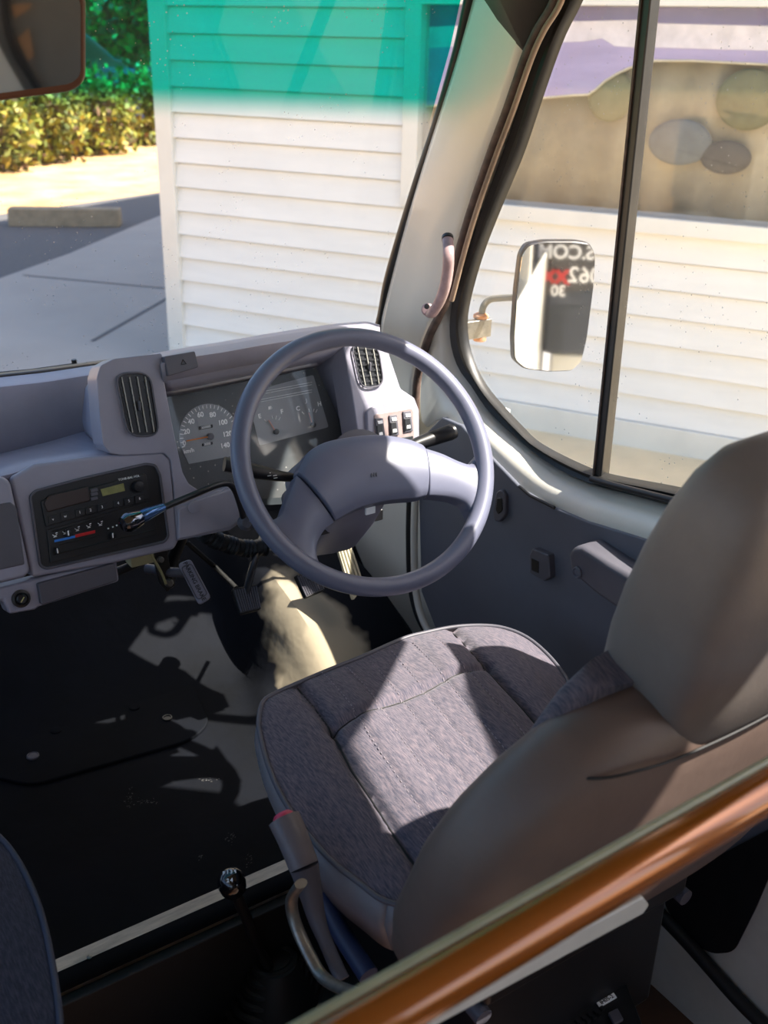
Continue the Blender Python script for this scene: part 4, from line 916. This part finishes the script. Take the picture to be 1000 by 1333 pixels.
# ------------------------------------------------------------ interior mirror
mm = thing('rear_view_mirror', V((.27, 1.2, 1.38)), 'brown framed rear view mirror at the top left', 'mirror')
mn = V((-.19, -.98, -.05)).normalized(); mc = P(-20, 40, ('y', 1.20)); ML = (mc, mn)
mp_ = PP([(-150, 20), (-148, 140), (-130, 148), (95, 119), (112, 105), (112, -5), (98, -22), (-130, -2)], ML)
prism('mirror_shell', mp_, -mn*.022, mat('brown_shell', (92, 56, 38), .35), mm, bevel=.004, r=.02)
mg = bpy.data.materials.new('mirror_glass'); mg.use_nodes = True; b_ = mg.node_tree.nodes['Principled BSDF']; b_.inputs['Metallic'].default_value = 1; b_.inputs['Roughness'].default_value = .03; b_.inputs['Base Color'].default_value = (.62, .62, .62, 1)
prism('mirror_glass', [p+mn*.001 for p in PP([(-142, 28), (-140, 132), (-128, 138), (92, 109), (105, 98), (105, 2), (94, -12), (-130, 6)], ML)], -mn*.001, mg, mm, bevel=0, r=.015)
tube('mirror_stem', [mc-mn*.02, mc-mn*.06+V((0, 0, .12)), V((mc.x, 1.42, 1.75))], .007, blackp, mm, smooth_n=4)

def rfi(px, py, y=-2.262):
    p = P(px, py, ML); i_ = (p-CP).normalized(); r_ = i_-2*i_.dot(mn)*mn; return p+r_*((y-p.y)/r_.y)
for q in ([(14, 6), (42, 4), (38, 12), (19, 24)], [(22, 50), (38, 36), (44, 72), (37, 80)]): prism('tan_patch_panel', [rfi(*p) for p in q], V((0, -.004, 0)), tanl, rw, bevel=0)
prism('pale_lining', [rfi(*p) for p in ((-40, -10), (-12, 40), (10, 80), (34, 122), (-60, 140), (-120, 60))], V((0, -.003, 0)), body, rw, bevel=0)
tube('rear_rubber_arc', [rfi(*p, -2.25) for p in ((4, -20), (6, 12), (10, 40), (22, 72), (40, 100), (58, 130))], .017, blackr, rw, smooth_n=5)
# ------------------------------------------------------------ outside door mirror
xm = P(722, 400, ('x', 1.50)); em = thing('door_mirror', xm, 'outside driver door mirror on a curved arm', 'mirror')
en = V((math.sin(R(203)), math.cos(R(203)), .03)).normalized(); EL = (xm, en)
emp = [(680, 333), (688, 320), (710, 316), (750, 316), (768, 319), (775, 332), (773, 370), (764, 440), (757, 470), (745, 482), (715, 483), (684, 479), (671, 468), (670, 440), (674, 380)]
eq = PP(emp, EL)
ce = sum(eq, V((0, 0, 0)))/len(eq)
prism('mirror_housing', [ce+(p-ce)*1.03-en*.003 for p in eq], -en*.03, blackp, em, bevel=.008, r=.01)
mg2 = mg.copy(); mg2.name = 'mirror_glass_bright'; mg2.node_tree.nodes['Principled BSDF'].inputs['Base Color'].default_value = (.85, .86, .86, 1)
prism('mirror_glass', roundpoly(eq, .01), -en*.002, mg2, em, bevel=0)
arm = [P(x, y, ('x', xx)) for x, y, xx in [(672, 387, 1.47), (652, 388, 1.46), (638, 390, 1.45), (630, 398, 1.44), (627, 410, 1.44), (626, 420, 1.44)]]
tube('mirror_arm', arm, .0075, mat('grey_arm', (110, 108, 100), .5), em, smooth_n=5)
rust = mat('rusty_steel', (190, 120, 60), .8, var=.3, scale=60, col2=(150, 140, 130), bump=.5, bscale=200)
lathe('arm_clamp', [(.013, -.02), (.015, -.018), (.015, .0), (.014, .03), (.017, .032), (.017, .038), (.01, .042)], P(625, 432, ('x', 1.44)), V((0, 0, 1)), rust, em)
box('clamp_bracket', P(618, 428, ('x', 1.42))+V((-.01, 0, 0)), (.10, .02, .04), steel, em)

# ------------------------------------------------------------ outdoors: siding building
WA = R(150); wd = V((math.sin(WA), math.cos(WA), 0)); wn = V((-wd.y, wd.x, 0)); 
if wn.dot(V((-1, -1, 0))) < 0: wn = -wn
W0 = V((4.537, 4.198, 0))
def wp_(s, z, o=0): return W0+wd*s+wn*o+V((0, 0, z))
def wz(px, py): 
    q = P(px, py, (W0, wn)); return (q-W0).dot(wd), q.z
GZ = -.8; SC = -3.22; SE = 5.5; ZT = 7.2; PITCHS = .1585
bd = thing('siding_building', wp_(1, GZ), 'long building clad in cream horizontal siding boards', 'building')
side_m = mat('cream_siding', (236, 231, 220), .55, var=.03, scale=2, stretch=(1, 1, 8))
wx0, wx1, wz0, wz1 = -1.32, 2.6, .55, 1.60
z_line = wz(231, 147)[1]
def boards(s0, s1, zb0, zb1, bm):
    k = math.floor((zb0-z_line)/PITCHS)
    z = z_line+k*PITCHS
    while z < zb1-1e-4:
        a, b = max(z, zb0), min(z+PITCHS, zb1)
        if b-a > .005:
            f0 = (a-z)/PITCHS; f1 = (b-z)/PITCHS
            prof = []
            for f_ in ([f0]+[v for v in (.052, .056, .5) if f0 < v < f1]+[f1]):
                o_ = .048-.030*f_
                if f_ < .055: o_ = .003
                prof.append((a+(b-a)*((f_-f0)/(f1-f0)), o_))
            r0 = [bm.verts.new(wp_(s0, zz_, oo)) for zz_, oo in prof]; r1_ = [bm.verts.new(wp_(s1, zz_, oo)) for zz_, oo in prof]
            for i in range(len(prof)-1): bm.faces.new((r0[i], r1_[i], r1_[i+1], r0[i+1]))
            b0 = bm.verts.new(wp_(s0, a, 0)); b1 = bm.verts.new(wp_(s1, a, 0)); bm.faces.new((b0, b1, r1_[0], r0[0]))
        z += PITCHS
bm = bmesh.new(); boards(SC, wx0, GZ+.16, ZT, bm); boards(wx0, wx1, GZ+.16, wz0, bm); boards(wx0, wx1, wz1, ZT, bm); boards(wx1, SE, GZ+.16, ZT, bm)
bm_obj('siding_boards', bm, side_m, bd, smooth=False)
bm = bmesh.new(); add_prism(bm, [wp_(SC-.03, GZ, -.02), wp_(SC+.10, GZ, -.02), wp_(SC+.10, GZ, .065), wp_(SC-.03, GZ, .065)], V((0, 0, ZT-GZ))); bm_obj('corner_board', bm, body, bd, bevel=.004)
bm = bmesh.new(); add_prism(bm, [wp_(SC, GZ, 0), wp_(SE, GZ, 0), wp_(SE, GZ, .07), wp_(SC, GZ, .07)], V((0, 0, .16))); bm_obj('base_board', bm, body, bd, bevel=.004)
wallin = mat('building_end_wall', (214, 208, 196), .6, var=.05)
def slabw(n_, s0, s1, z0, z1, o0, o1, m, par_, **k):
    bm = bmesh.new(); add_prism(bm, [wp_(s0, z0, o0), wp_(s1, z0, o0), wp_(s1, z0, o1), wp_(s0, z0, o1)], V((0, 0, z1-z0))); return bm_obj(n_, bm, m, par_, **k)
slabw('front_wall', SC, wx0, GZ, ZT, -.15, 0, wallin, bd); slabw('front_wall', wx1, SE, GZ, ZT, -.15, 0, wallin, bd); slabw('front_wall', wx0, wx1, GZ, wz0, -.15, 0, wallin, bd); slabw('front_wall', wx0, wx1, wz1, ZT, -.15, 0, wallin, bd)
slabw('end_wall', SC, SC+.12, GZ, ZT, -9, 0, wallin, bd); slabw('end_wall', SE-.12, SE, GZ, ZT, -9, 0, wallin, bd); slabw('rear_wall', SC, SE, GZ, ZT, -9.1, -9, wallin, bd)
slabw('roof', SC-.25, SE+.2, ZT, ZT+.12, -9.3, .12, mat('grey_roof', (120, 120, 122), .8), bd)
slabw('room_back', wx0-.5, wx1+.5, GZ, ZT, -1.25, -1.2, mat('olive_room', (150, 138, 112), .8, var=.15, scale=2), bd)
# window set in it
ww = thing('building_window', wp_(.6, wz0), 'wide window in the siding building with lavender blind inside', 'window')
slabw('window_frame', wx0-.10, wx0, wz0-.06, wz1+.08, -.02, .075, body, ww, bevel=.004); slabw('window_frame', wx1, wx1+.1, wz0-.06, wz1+.08, -.02, .075, body, ww, bevel=.004)
slabw('window_frame', wx0-.10, wx1+.1, wz1, wz1+.08, -.02, .078, body, ww, bevel=.004)
slabw('window_sill', wx0-.06, wx1+.1, wz0-.085, wz0, -.02, .09, body, ww, bevel=.004)
gw = glass('house_glass', .02, gloss=.05, specks=False)
bm = bmesh.new(); bm.faces.new([bm.verts.new(p) for p in (wp_(wx0, wz0, -.01), wp_(wx1, wz0, -.01), wp_(wx1, wz1, -.01), wp_(wx0, wz1, -.01))]); bm_obj('window_pane', bm, gw, ww, smooth=False)
lav = mat('lavender_blind', (178, 166, 200), .8, var=.08, scale=2, stretch=(1, 1, 6)); lavd = mat('violet_blind', (128, 120, 158), .8, var=.1, scale=3)
WPn = (W0+wn*-.05, wn)
bl = thing('window_blind', wp_(.2, 1.2, -.05), 'lavender blind with stepped curved hem inside the building window', 'blind')  # coloured bands added in place of a reflection in the window glass
band_edge = PP([(530, 140), (600, 135), (700, 128), (745, 124), (766, 123), (775, 117), (787, 106), (803, 96), (820, 88), (850, 79), (900, 79), (1000, 84), (1150, 92)], WPn)
topb = [P(1150, -60, WPn), P(530, -60, WPn)]
prism('blind_cloth', band_edge+topb, -wn*.004, lav, bl, bevel=0)
prism('pale_band', PP([(530, 37), (600, 33), (740, 28), (830, 26), (840, 30), (1000, 34), (1150, 38), (1150, 72), (1000, 66), (860, 62), (830, 62), (800, 60), (784, 50), (760, 54), (600, 60), (530, 64)], (W0+wn*-.045, wn)), -wn*.003, mat('white_band', (235, 228, 232), .8), bl, bevel=0)
prism('violet_band', PP([(530, -50), (1150, -50), (1150, 36), (1000, 33), (840, 29), (740, 27), (530, 36)], (W0+wn*-.046, wn)), -wn*.003, lavd, bl, bevel=0)
tube('hem_cord', band_edge, .006, mat('cream_cord', (220, 210, 180), .7), bl, seg=6)
cu = thing('curtain', wp_(1.0, wz0, -.12), 'olive tan curtain hanging behind the building window glass', 'curtain')  # cloth added to give the olive tone of the window reflection
bm = bmesh.new(); rr_ = []
for i in range(120):
    s_ = wx0-.1+(wx1-wx0+.15)*i/119; o_ = -.16+.018*math.sin(i*.9)+.01*math.sin(i*.37)
    rr_.append((bm.verts.new(wp_(s_, wz0-.1, o_)), bm.verts.new(wp_(s_, wz1+.1, o_))))
for a, b in zip(rr_, rr_[1:]): bm.faces.new((a[0], b[0], b[1], a[1]))
cum = mat('olive_curtain', (172, 160, 132), .9, var=.22, scale=1.6, col2=(132, 126, 108)); bm_obj('curtain_cloth', bm, cum, cu, solid=.003)
for i, (x, y, rx, ry, c_, l_) in enumerate(((795, 125, 30, 34, (128, 124, 92), 'olive oval cushion leaning in the window left of the divider bar'), (885, 185, 42, 30, (112, 118, 116), 'grey oval cushion in the middle of the building window'), (945, 205, 34, 22, (86, 84, 78), 'dark oval cushion right of the grey one in the window'), (975, 130, 44, 40, (122, 120, 88), 'olive oval cushion at the far right of the window'))):  # ovals added in place of blurry shapes reflected in the glass
    c3 = P(x, y, (W0-wn*.09, wn)); hx = (P(x+rx, y, (W0-wn*.09, wn))-c3).length; hz_ = (P(x, y+ry, (W0-wn*.09, wn))-c3).length
    bm = bmesh.new(); bmesh.ops.create_uvsphere(bm, u_segments=28, v_segments=16, radius=1, matrix=Matrix.Translation(c3) @ Matrix(((wd.x*hx, wn.x*.035, 0, 0), (wd.y*hx, wn.y*.035, 0, 0), (0, 0, hz_, 0), (0, 0, 0, 1))))
    tag(bm_obj('oval_cushion', bm, mat('cushion_%d' % i, c_, .9, var=.12), None), l_, 'cushion', 'oval cushions in the building window')

# ------------------------------------------------------------ ground
def grid_plane(name, x0, x1, y0, y1, z, m, th=.05):
    bm = bmesh.new(); add_prism(bm, [V((x0, y0, z)), V((x1, y0, z)), V((x1, y1, z)), V((x0, y1, z))], V((0, 0, -th))); return bm_obj(name, bm, m, None, smooth=False)
conc = mat('pale_concrete', (158, 152, 144), .85, var=.05, scale=1.2, bump=.2, bscale=60)
sand = mat('dry_sand', (208, 172, 122), .9, var=.12, scale=1.5, col2=(178, 134, 84), bump=.4, bscale=20, dist=.02)
asph = mat('dark_asphalt', (92, 90, 90), .9, var=.14, scale=30, bump=.4, bscale=120)
tag(grid_plane('floor', -60, 80, -40, 120, GZ-.02, sand), 'dry sandy ground around the yard', 'ground', kind='structure')
# concrete apron: shaped slab in front and beside the building
def slab_px(name, pts, z, m, label, cat, th=.03, **k):
    q = [p if isinstance(p, V) else P(p[0], p[1], ('z', z)) for p in pts]
    return tag(prism(name, q, V((0, 0, -th)), m, None, bevel=0), label, cat, kind='structure')
slab_px('trim_2', [V((-12, -8, GZ+.008)), V((3.0, -8, GZ+.008)), V((3.0, 7.1, GZ+.008)), V((5, 10, GZ+.008)), (215, 278), (170, 296), (90, 330), (0, 362), (-200, 440)], GZ+.008, conc, 'pale concrete apron around the building', 'paving')
slab_px('trim_3', [(-330, 440), (0, 362), (90, 330), (170, 296), (215, 278), (420, 200), (300, 236), (215, 249), (60, 271), (-330, 320)], GZ+.005, asph, 'dark asphalt strip between concrete and sand', 'paving')
tag(grid_plane('trim_5', 3.0, 12, -8, 12, GZ+.004, mat('tan_path', (226, 206, 168), .9, var=.08, scale=2), .02), 'tan path along the foot of the siding building', 'paving', kind='structure')  # sunlit look of the ground put into its pale tan colour
bm = bmesh.new()
for a_0, b_0 in (((30, 358), (222, 376)), ((120, 444), (222, 386))):
    a0, b0 = P(*a_0, ('z', GZ+.010)), P(*b_0, ('z', GZ+.010)); d0 = (b0-a0).normalized(); s0_ = V((-d0.y, d0.x, 0))*.02
    add_prism(bm, [a0-s0_, b0-s0_, b0+s0_, a0+s0_], V((0, 0, .001)))
tag(bm_obj('trim_4', bm, asph, None, smooth=False), 'dark joints cut across the concrete slab', 'joint', kind='structure')
ks = thing('parking_block', P(90, 295, ('z', GZ)), 'weathered concrete parking block lying on the asphalt', 'parking block')
k0, k1 = P(14, 293, ('z', GZ)), P(158, 294, ('z', GZ)); kd = (k1-k0).normalized(); kn_ = V((-kd.y, kd.x, 0))
bm = bmesh.new(); add_prism(bm, [k0-kn_*.16, k0-kn_*.11+V((0, 0, .22)), k0+kn_*.11+V((0, 0, .22)), k0+kn_*.16], k1-k0)
bm_obj('block', bm, mat('weathered_block', (150, 136, 112), .9, var=.15), ks, bevel=.02)

# ------------------------------------------------------------ hedge, tree, parked vehicles
leafm = [mat('leaf_a', (122, 128, 34), .6, var=.2, scale=3), mat('leaf_b', (158, 146, 48), .6, var=.2, scale=3), mat('leaf_c', (86, 96, 34), .6, var=.2, scale=3), mat('twig_brown', (112, 84, 58), .8, var=.3)]
leafg = [mat('leaf_d', (70, 120, 44), .6, var=.2, scale=3), mat('leaf_e', (104, 150, 60), .6, var=.2), mat('leaf_f', (44, 84, 34), .6, var=.2), leafm[3]]
def shrub(name, c, rx, ry, rz, n, mats_, label, cat, group=None, leaf=.11, trunk=None):
    t = thing(name, V((c.x, c.y, GZ)), label, cat, group)
    bm = bmesh.new()
    for i in range(n):
        u1, u2 = random.random(), random.random()*2*math.pi; zz_ = 2*u1-1; rr = math.sqrt(1-zz_*zz_)
        k = random.uniform(.55, 1.08)*(1+.14*math.sin(u2*5+zz_*4)+.1*math.sin(u2*11))
        p = c+V((rx*rr*math.cos(u2)*k, ry*rr*math.sin(u2)*k, rz*zz_*k))
        if p.z < GZ: p.z = GZ+random.random()*.2
        d = V((random.gauss(0, 1), random.gauss(0, 1), random.gauss(0, 1)+.4)).normalized(); e1 = d.orthogonal().normalized(); e1.rotate(Matrix.Rotation(random.random()*6.3, 3, d)); e2 = d.cross(e1); s_ = leaf*random.uniform(.6, 1.4)
        f_ = bm.faces.new([bm.verts.new(p+e1*s_), bm.verts.new(p+e2*s_*.5+d*s_*.12), bm.verts.new(p-e1*s_), bm.verts.new(p-e2*s_*.5-d*s_*.1)]); f_.material_index = random.choices([0, 1, 2, 3], [4, 3, 2, 1.6])[0]
    bm_obj('foliage', bm, mats_, t, smooth=False)
    bm = bmesh.new()
    if trunk: add_tube(bm, [V((c.x, c.y, GZ)), V((c.x+.1, c.y, c.z*.5)), V((c.x, c.y+.1, c.z))], trunk, 8)
    else:
        for i in range(9):
            a = random.random()*6.28; add_tube(bm, [V((c.x+.1*math.cos(a), c.y+.1*math.sin(a), GZ)), V((c.x+rx*.6*math.cos(a), c.y+ry*.6*math.sin(a), c.z+rz*.3))], .03, 5)
    bm_obj('stems', bm, leafm[3], t)
    return t
hl = ['leftmost yellow green hedge shrub beyond the sand', 'second hedge shrub from the left, under the mirror', 'middle yellow green hedge shrub of the row', 'hedge shrub left of the building corner, olive and brown', 'hedge shrub touching the building corner edge']
for i, (x, y) in enumerate(((-75, 238), (-10, 228), (62, 215), (135, 203), (203, 190))):
    b_0 = P(x, y, ('z', GZ)); shrub('hedge_shrub', V((b_0.x, b_0.y+.7, GZ+.72)), .98, .8, .88, 2600, leafm, hl[i], 'shrub', 'hedge shrubs beyond the sandy verge', leaf=.085)
for i, (x, yy_, z_, r_) in enumerate(((140, 37, 2.4, 2.2), (40, 39, 3.0, 2.7), (226, 34, 2.1, 1.6), (-80, 40, 2.2, 2.8))):
    d_0 = P(x, 35, ('y', yy_)); shrub('garden_tree', V((d_0.x, yy_, z_)), r_, r_, r_*.9, 3200, leafg, ['green leafy tree above the parked vehicles', 'tallest green tree behind the rear view mirror', 'green tree whose branches touch the building corner', 'leftmost green tree behind the mirror'][i], 'tree', 'trees beyond the hedge', leaf=.16, trunk=.12)
carm = mat('dark_blue_car_paint', (30, 52, 92), .25, .2, var=.05, coat=.5)
def car(c, ang, m, label, L=4.4, H=1.55):
    t = thing('parked_car', V((c.x, c.y, GZ)), label, 'car'); M = Matrix.Translation(V((c.x, c.y, GZ))) @ Matrix.Rotation(ang, 4, 'Z')
    sidep = [(-.5, .25), (-.5, .62), (-.46, .68), (-.22, .72), (-.08, .98), (.24, 1.0), (.40, .74), (.49, .70), (.5, .30), (.47, .22), (-.47, .22)]
    bm = bmesh.new(); q = [M @ V((x*L, -.85, z*H)) for x, z in sidep]; add_prism(bm, q, (M.to_3x3() @ V((0, 1.7, 0)))); bm_obj('car_body', bm, m, t, bevel=.08, segs=3)
    for sgn in (-.862, .852):
        bm = bmesh.new(); q = [M @ V((x*L, sgn, z*H)) for x, z in [(-.19, .73), (-.075, .94), (.05, .95), (.05, .73)]]; add_prism(bm, q, M.to_3x3() @ V((0, .01, 0))); bm_obj('side_glass', bm, knobm, t)
        bm = bmesh.new(); q = [M @ V((x*L, sgn, z*H)) for x, z in [(.07, .73), (.07, .95), (.22, .95), (.35, .74)]]; add_prism(bm, q, M.to_3x3() @ V((0, .01, 0))); bm_obj('side_glass', bm, knobm, t)
    for xx in (-.31, .31):
        for sy in (-.80, .80): lathe('wheel', [(.30, -.1), (.33, -.08), (.33, .08), (.30, .1), (.18, .1), (.17, .07), (.02, .07)], M @ V((xx*L, sy, .33)), M.to_3x3() @ V((0, 1 if sy > 0 else -1, 0)), blackr, t)
    return t
c_1 = P(170, 70, ('y', 27)); car(c_1, R(15), carm, 'dark blue car parked beyond the hedge')
c_2 = P(40, 60, ('y', 30)); car(c_2, R(10), mat('black_car_paint', (22, 26, 34), .25, coat=.5), 'tall dark vehicle behind the rear view mirror', 5.0, 2.3)

# ------------------------------------------------------------ lettered van seen in the door mirror
inc = (xm-CP).normalized(); ref = (inc-2*inc.dot(en)*en).normalized()
def refl(px, py, dist):
    p = P(px, py, EL); i_ = (p-CP).normalized(); r_ = (i_-2*i_.dot(en)*en); vp = V((math.sin(R(180)), math.cos(R(180)), 0)); c_ = xm+ref*dist
    return p+r_*((c_-p).dot(vp)/r_.dot(vp))
vn = thing('lettered_van', refl(735, 470, 3.2), 'dark van with white web address lettering reflected in the door mirror', 'van')
a, b, c, d = refl(716, 300, 3.2), refl(800, 300, 3.2), refl(800, 466, 3.2), refl(716, 456, 3.2)
prism('dark_panel', [a, b, V((b.x, b.y, c.z)), V((a.x, a.y, c.z))], V((0, -1.6, 0)), mat('charcoal_van', (62, 66, 72), .35, var=.1), vn, bevel=.03)
a2, b2 = refl(716, 462, 3.25), refl(800, 475, 3.25)
prism('white_skirt', [V((a2.x, a2.y, c.z)), V((b2.x, b2.y, c.z)), V((b2.x, b2.y, GZ+.3)), V((a2.x, a2.y, GZ+.3))], V((0, -1.5, 0)), body, vn, bevel=.02)
for xx in (a.x, b.x):
    lathe('wheel', [(.28, -.1), (.30, -.08), (.30, .08), (.16, .1), (.02, .1)], V((xx, a.y-.6, GZ+.30)), V((1, 0, 0)), blackr, vn)
vr = V((-1, 0, 0)) if False else V((1, 0, 0))
# the panel faces +y (toward the mirror); a reader in front of it sees +x on the left
vr = V((-1, 0, 0)); vu = V((0, 0, 1))
hgt = abs(refl(750, 330, 3.2).z-refl(750, 350, 3.2).z)
bm = bmesh.new(); add_text(bm, 'TS.COM', refl(745, 329, 3.19)+V((0, .004, 0)), vr, vu, hgt*1.25, .002, .003); add_text(bm, '062', refl(761, 359, 3.19)+V((0, .004, 0)), vr, vu, hgt*1.45, .0012, .003); add_text(bm, '30', refl(727, 379, 3.19)+V((0, .004, 0)), vr, vu, hgt*1.0, .002, .003); bm_obj('white_lettering', bm, white, vn)
bm = bmesh.new(); add_text(bm, 'XX', refl(723, 361, 3.19)+V((0, .004, 0)), vr, vu, hgt*1.2, .006, .003); bm_obj('red_lettering', bm, red, vn)
# added tan and pale boards standing in for the bus flank behind, as the left strip of the mirror shows
fl = thing('roadside_hoarding', refl(690, 440, 4.0), 'pale and tan upright boards reflected at the left of the door mirror', 'hoarding')
a, b = refl(660, 330, 4.2), refl(716, 330, 4.2); lo_ = refl(690, 455, 4.2).z
prism('pale_board', [a, b, V((b.x, b.y, lo_)), V((a.x, a.y, lo_))], V((0, -.05, 0)), body, fl)
a, b = refl(685, 380, 4.1), refl(713, 380, 4.1)
prism('tan_board', [a, b, V((b.x, b.y, lo_)), V((a.x, a.y, lo_))], V((0, -.05, 0)), mat('tan_board', (190, 172, 140), .7), fl)
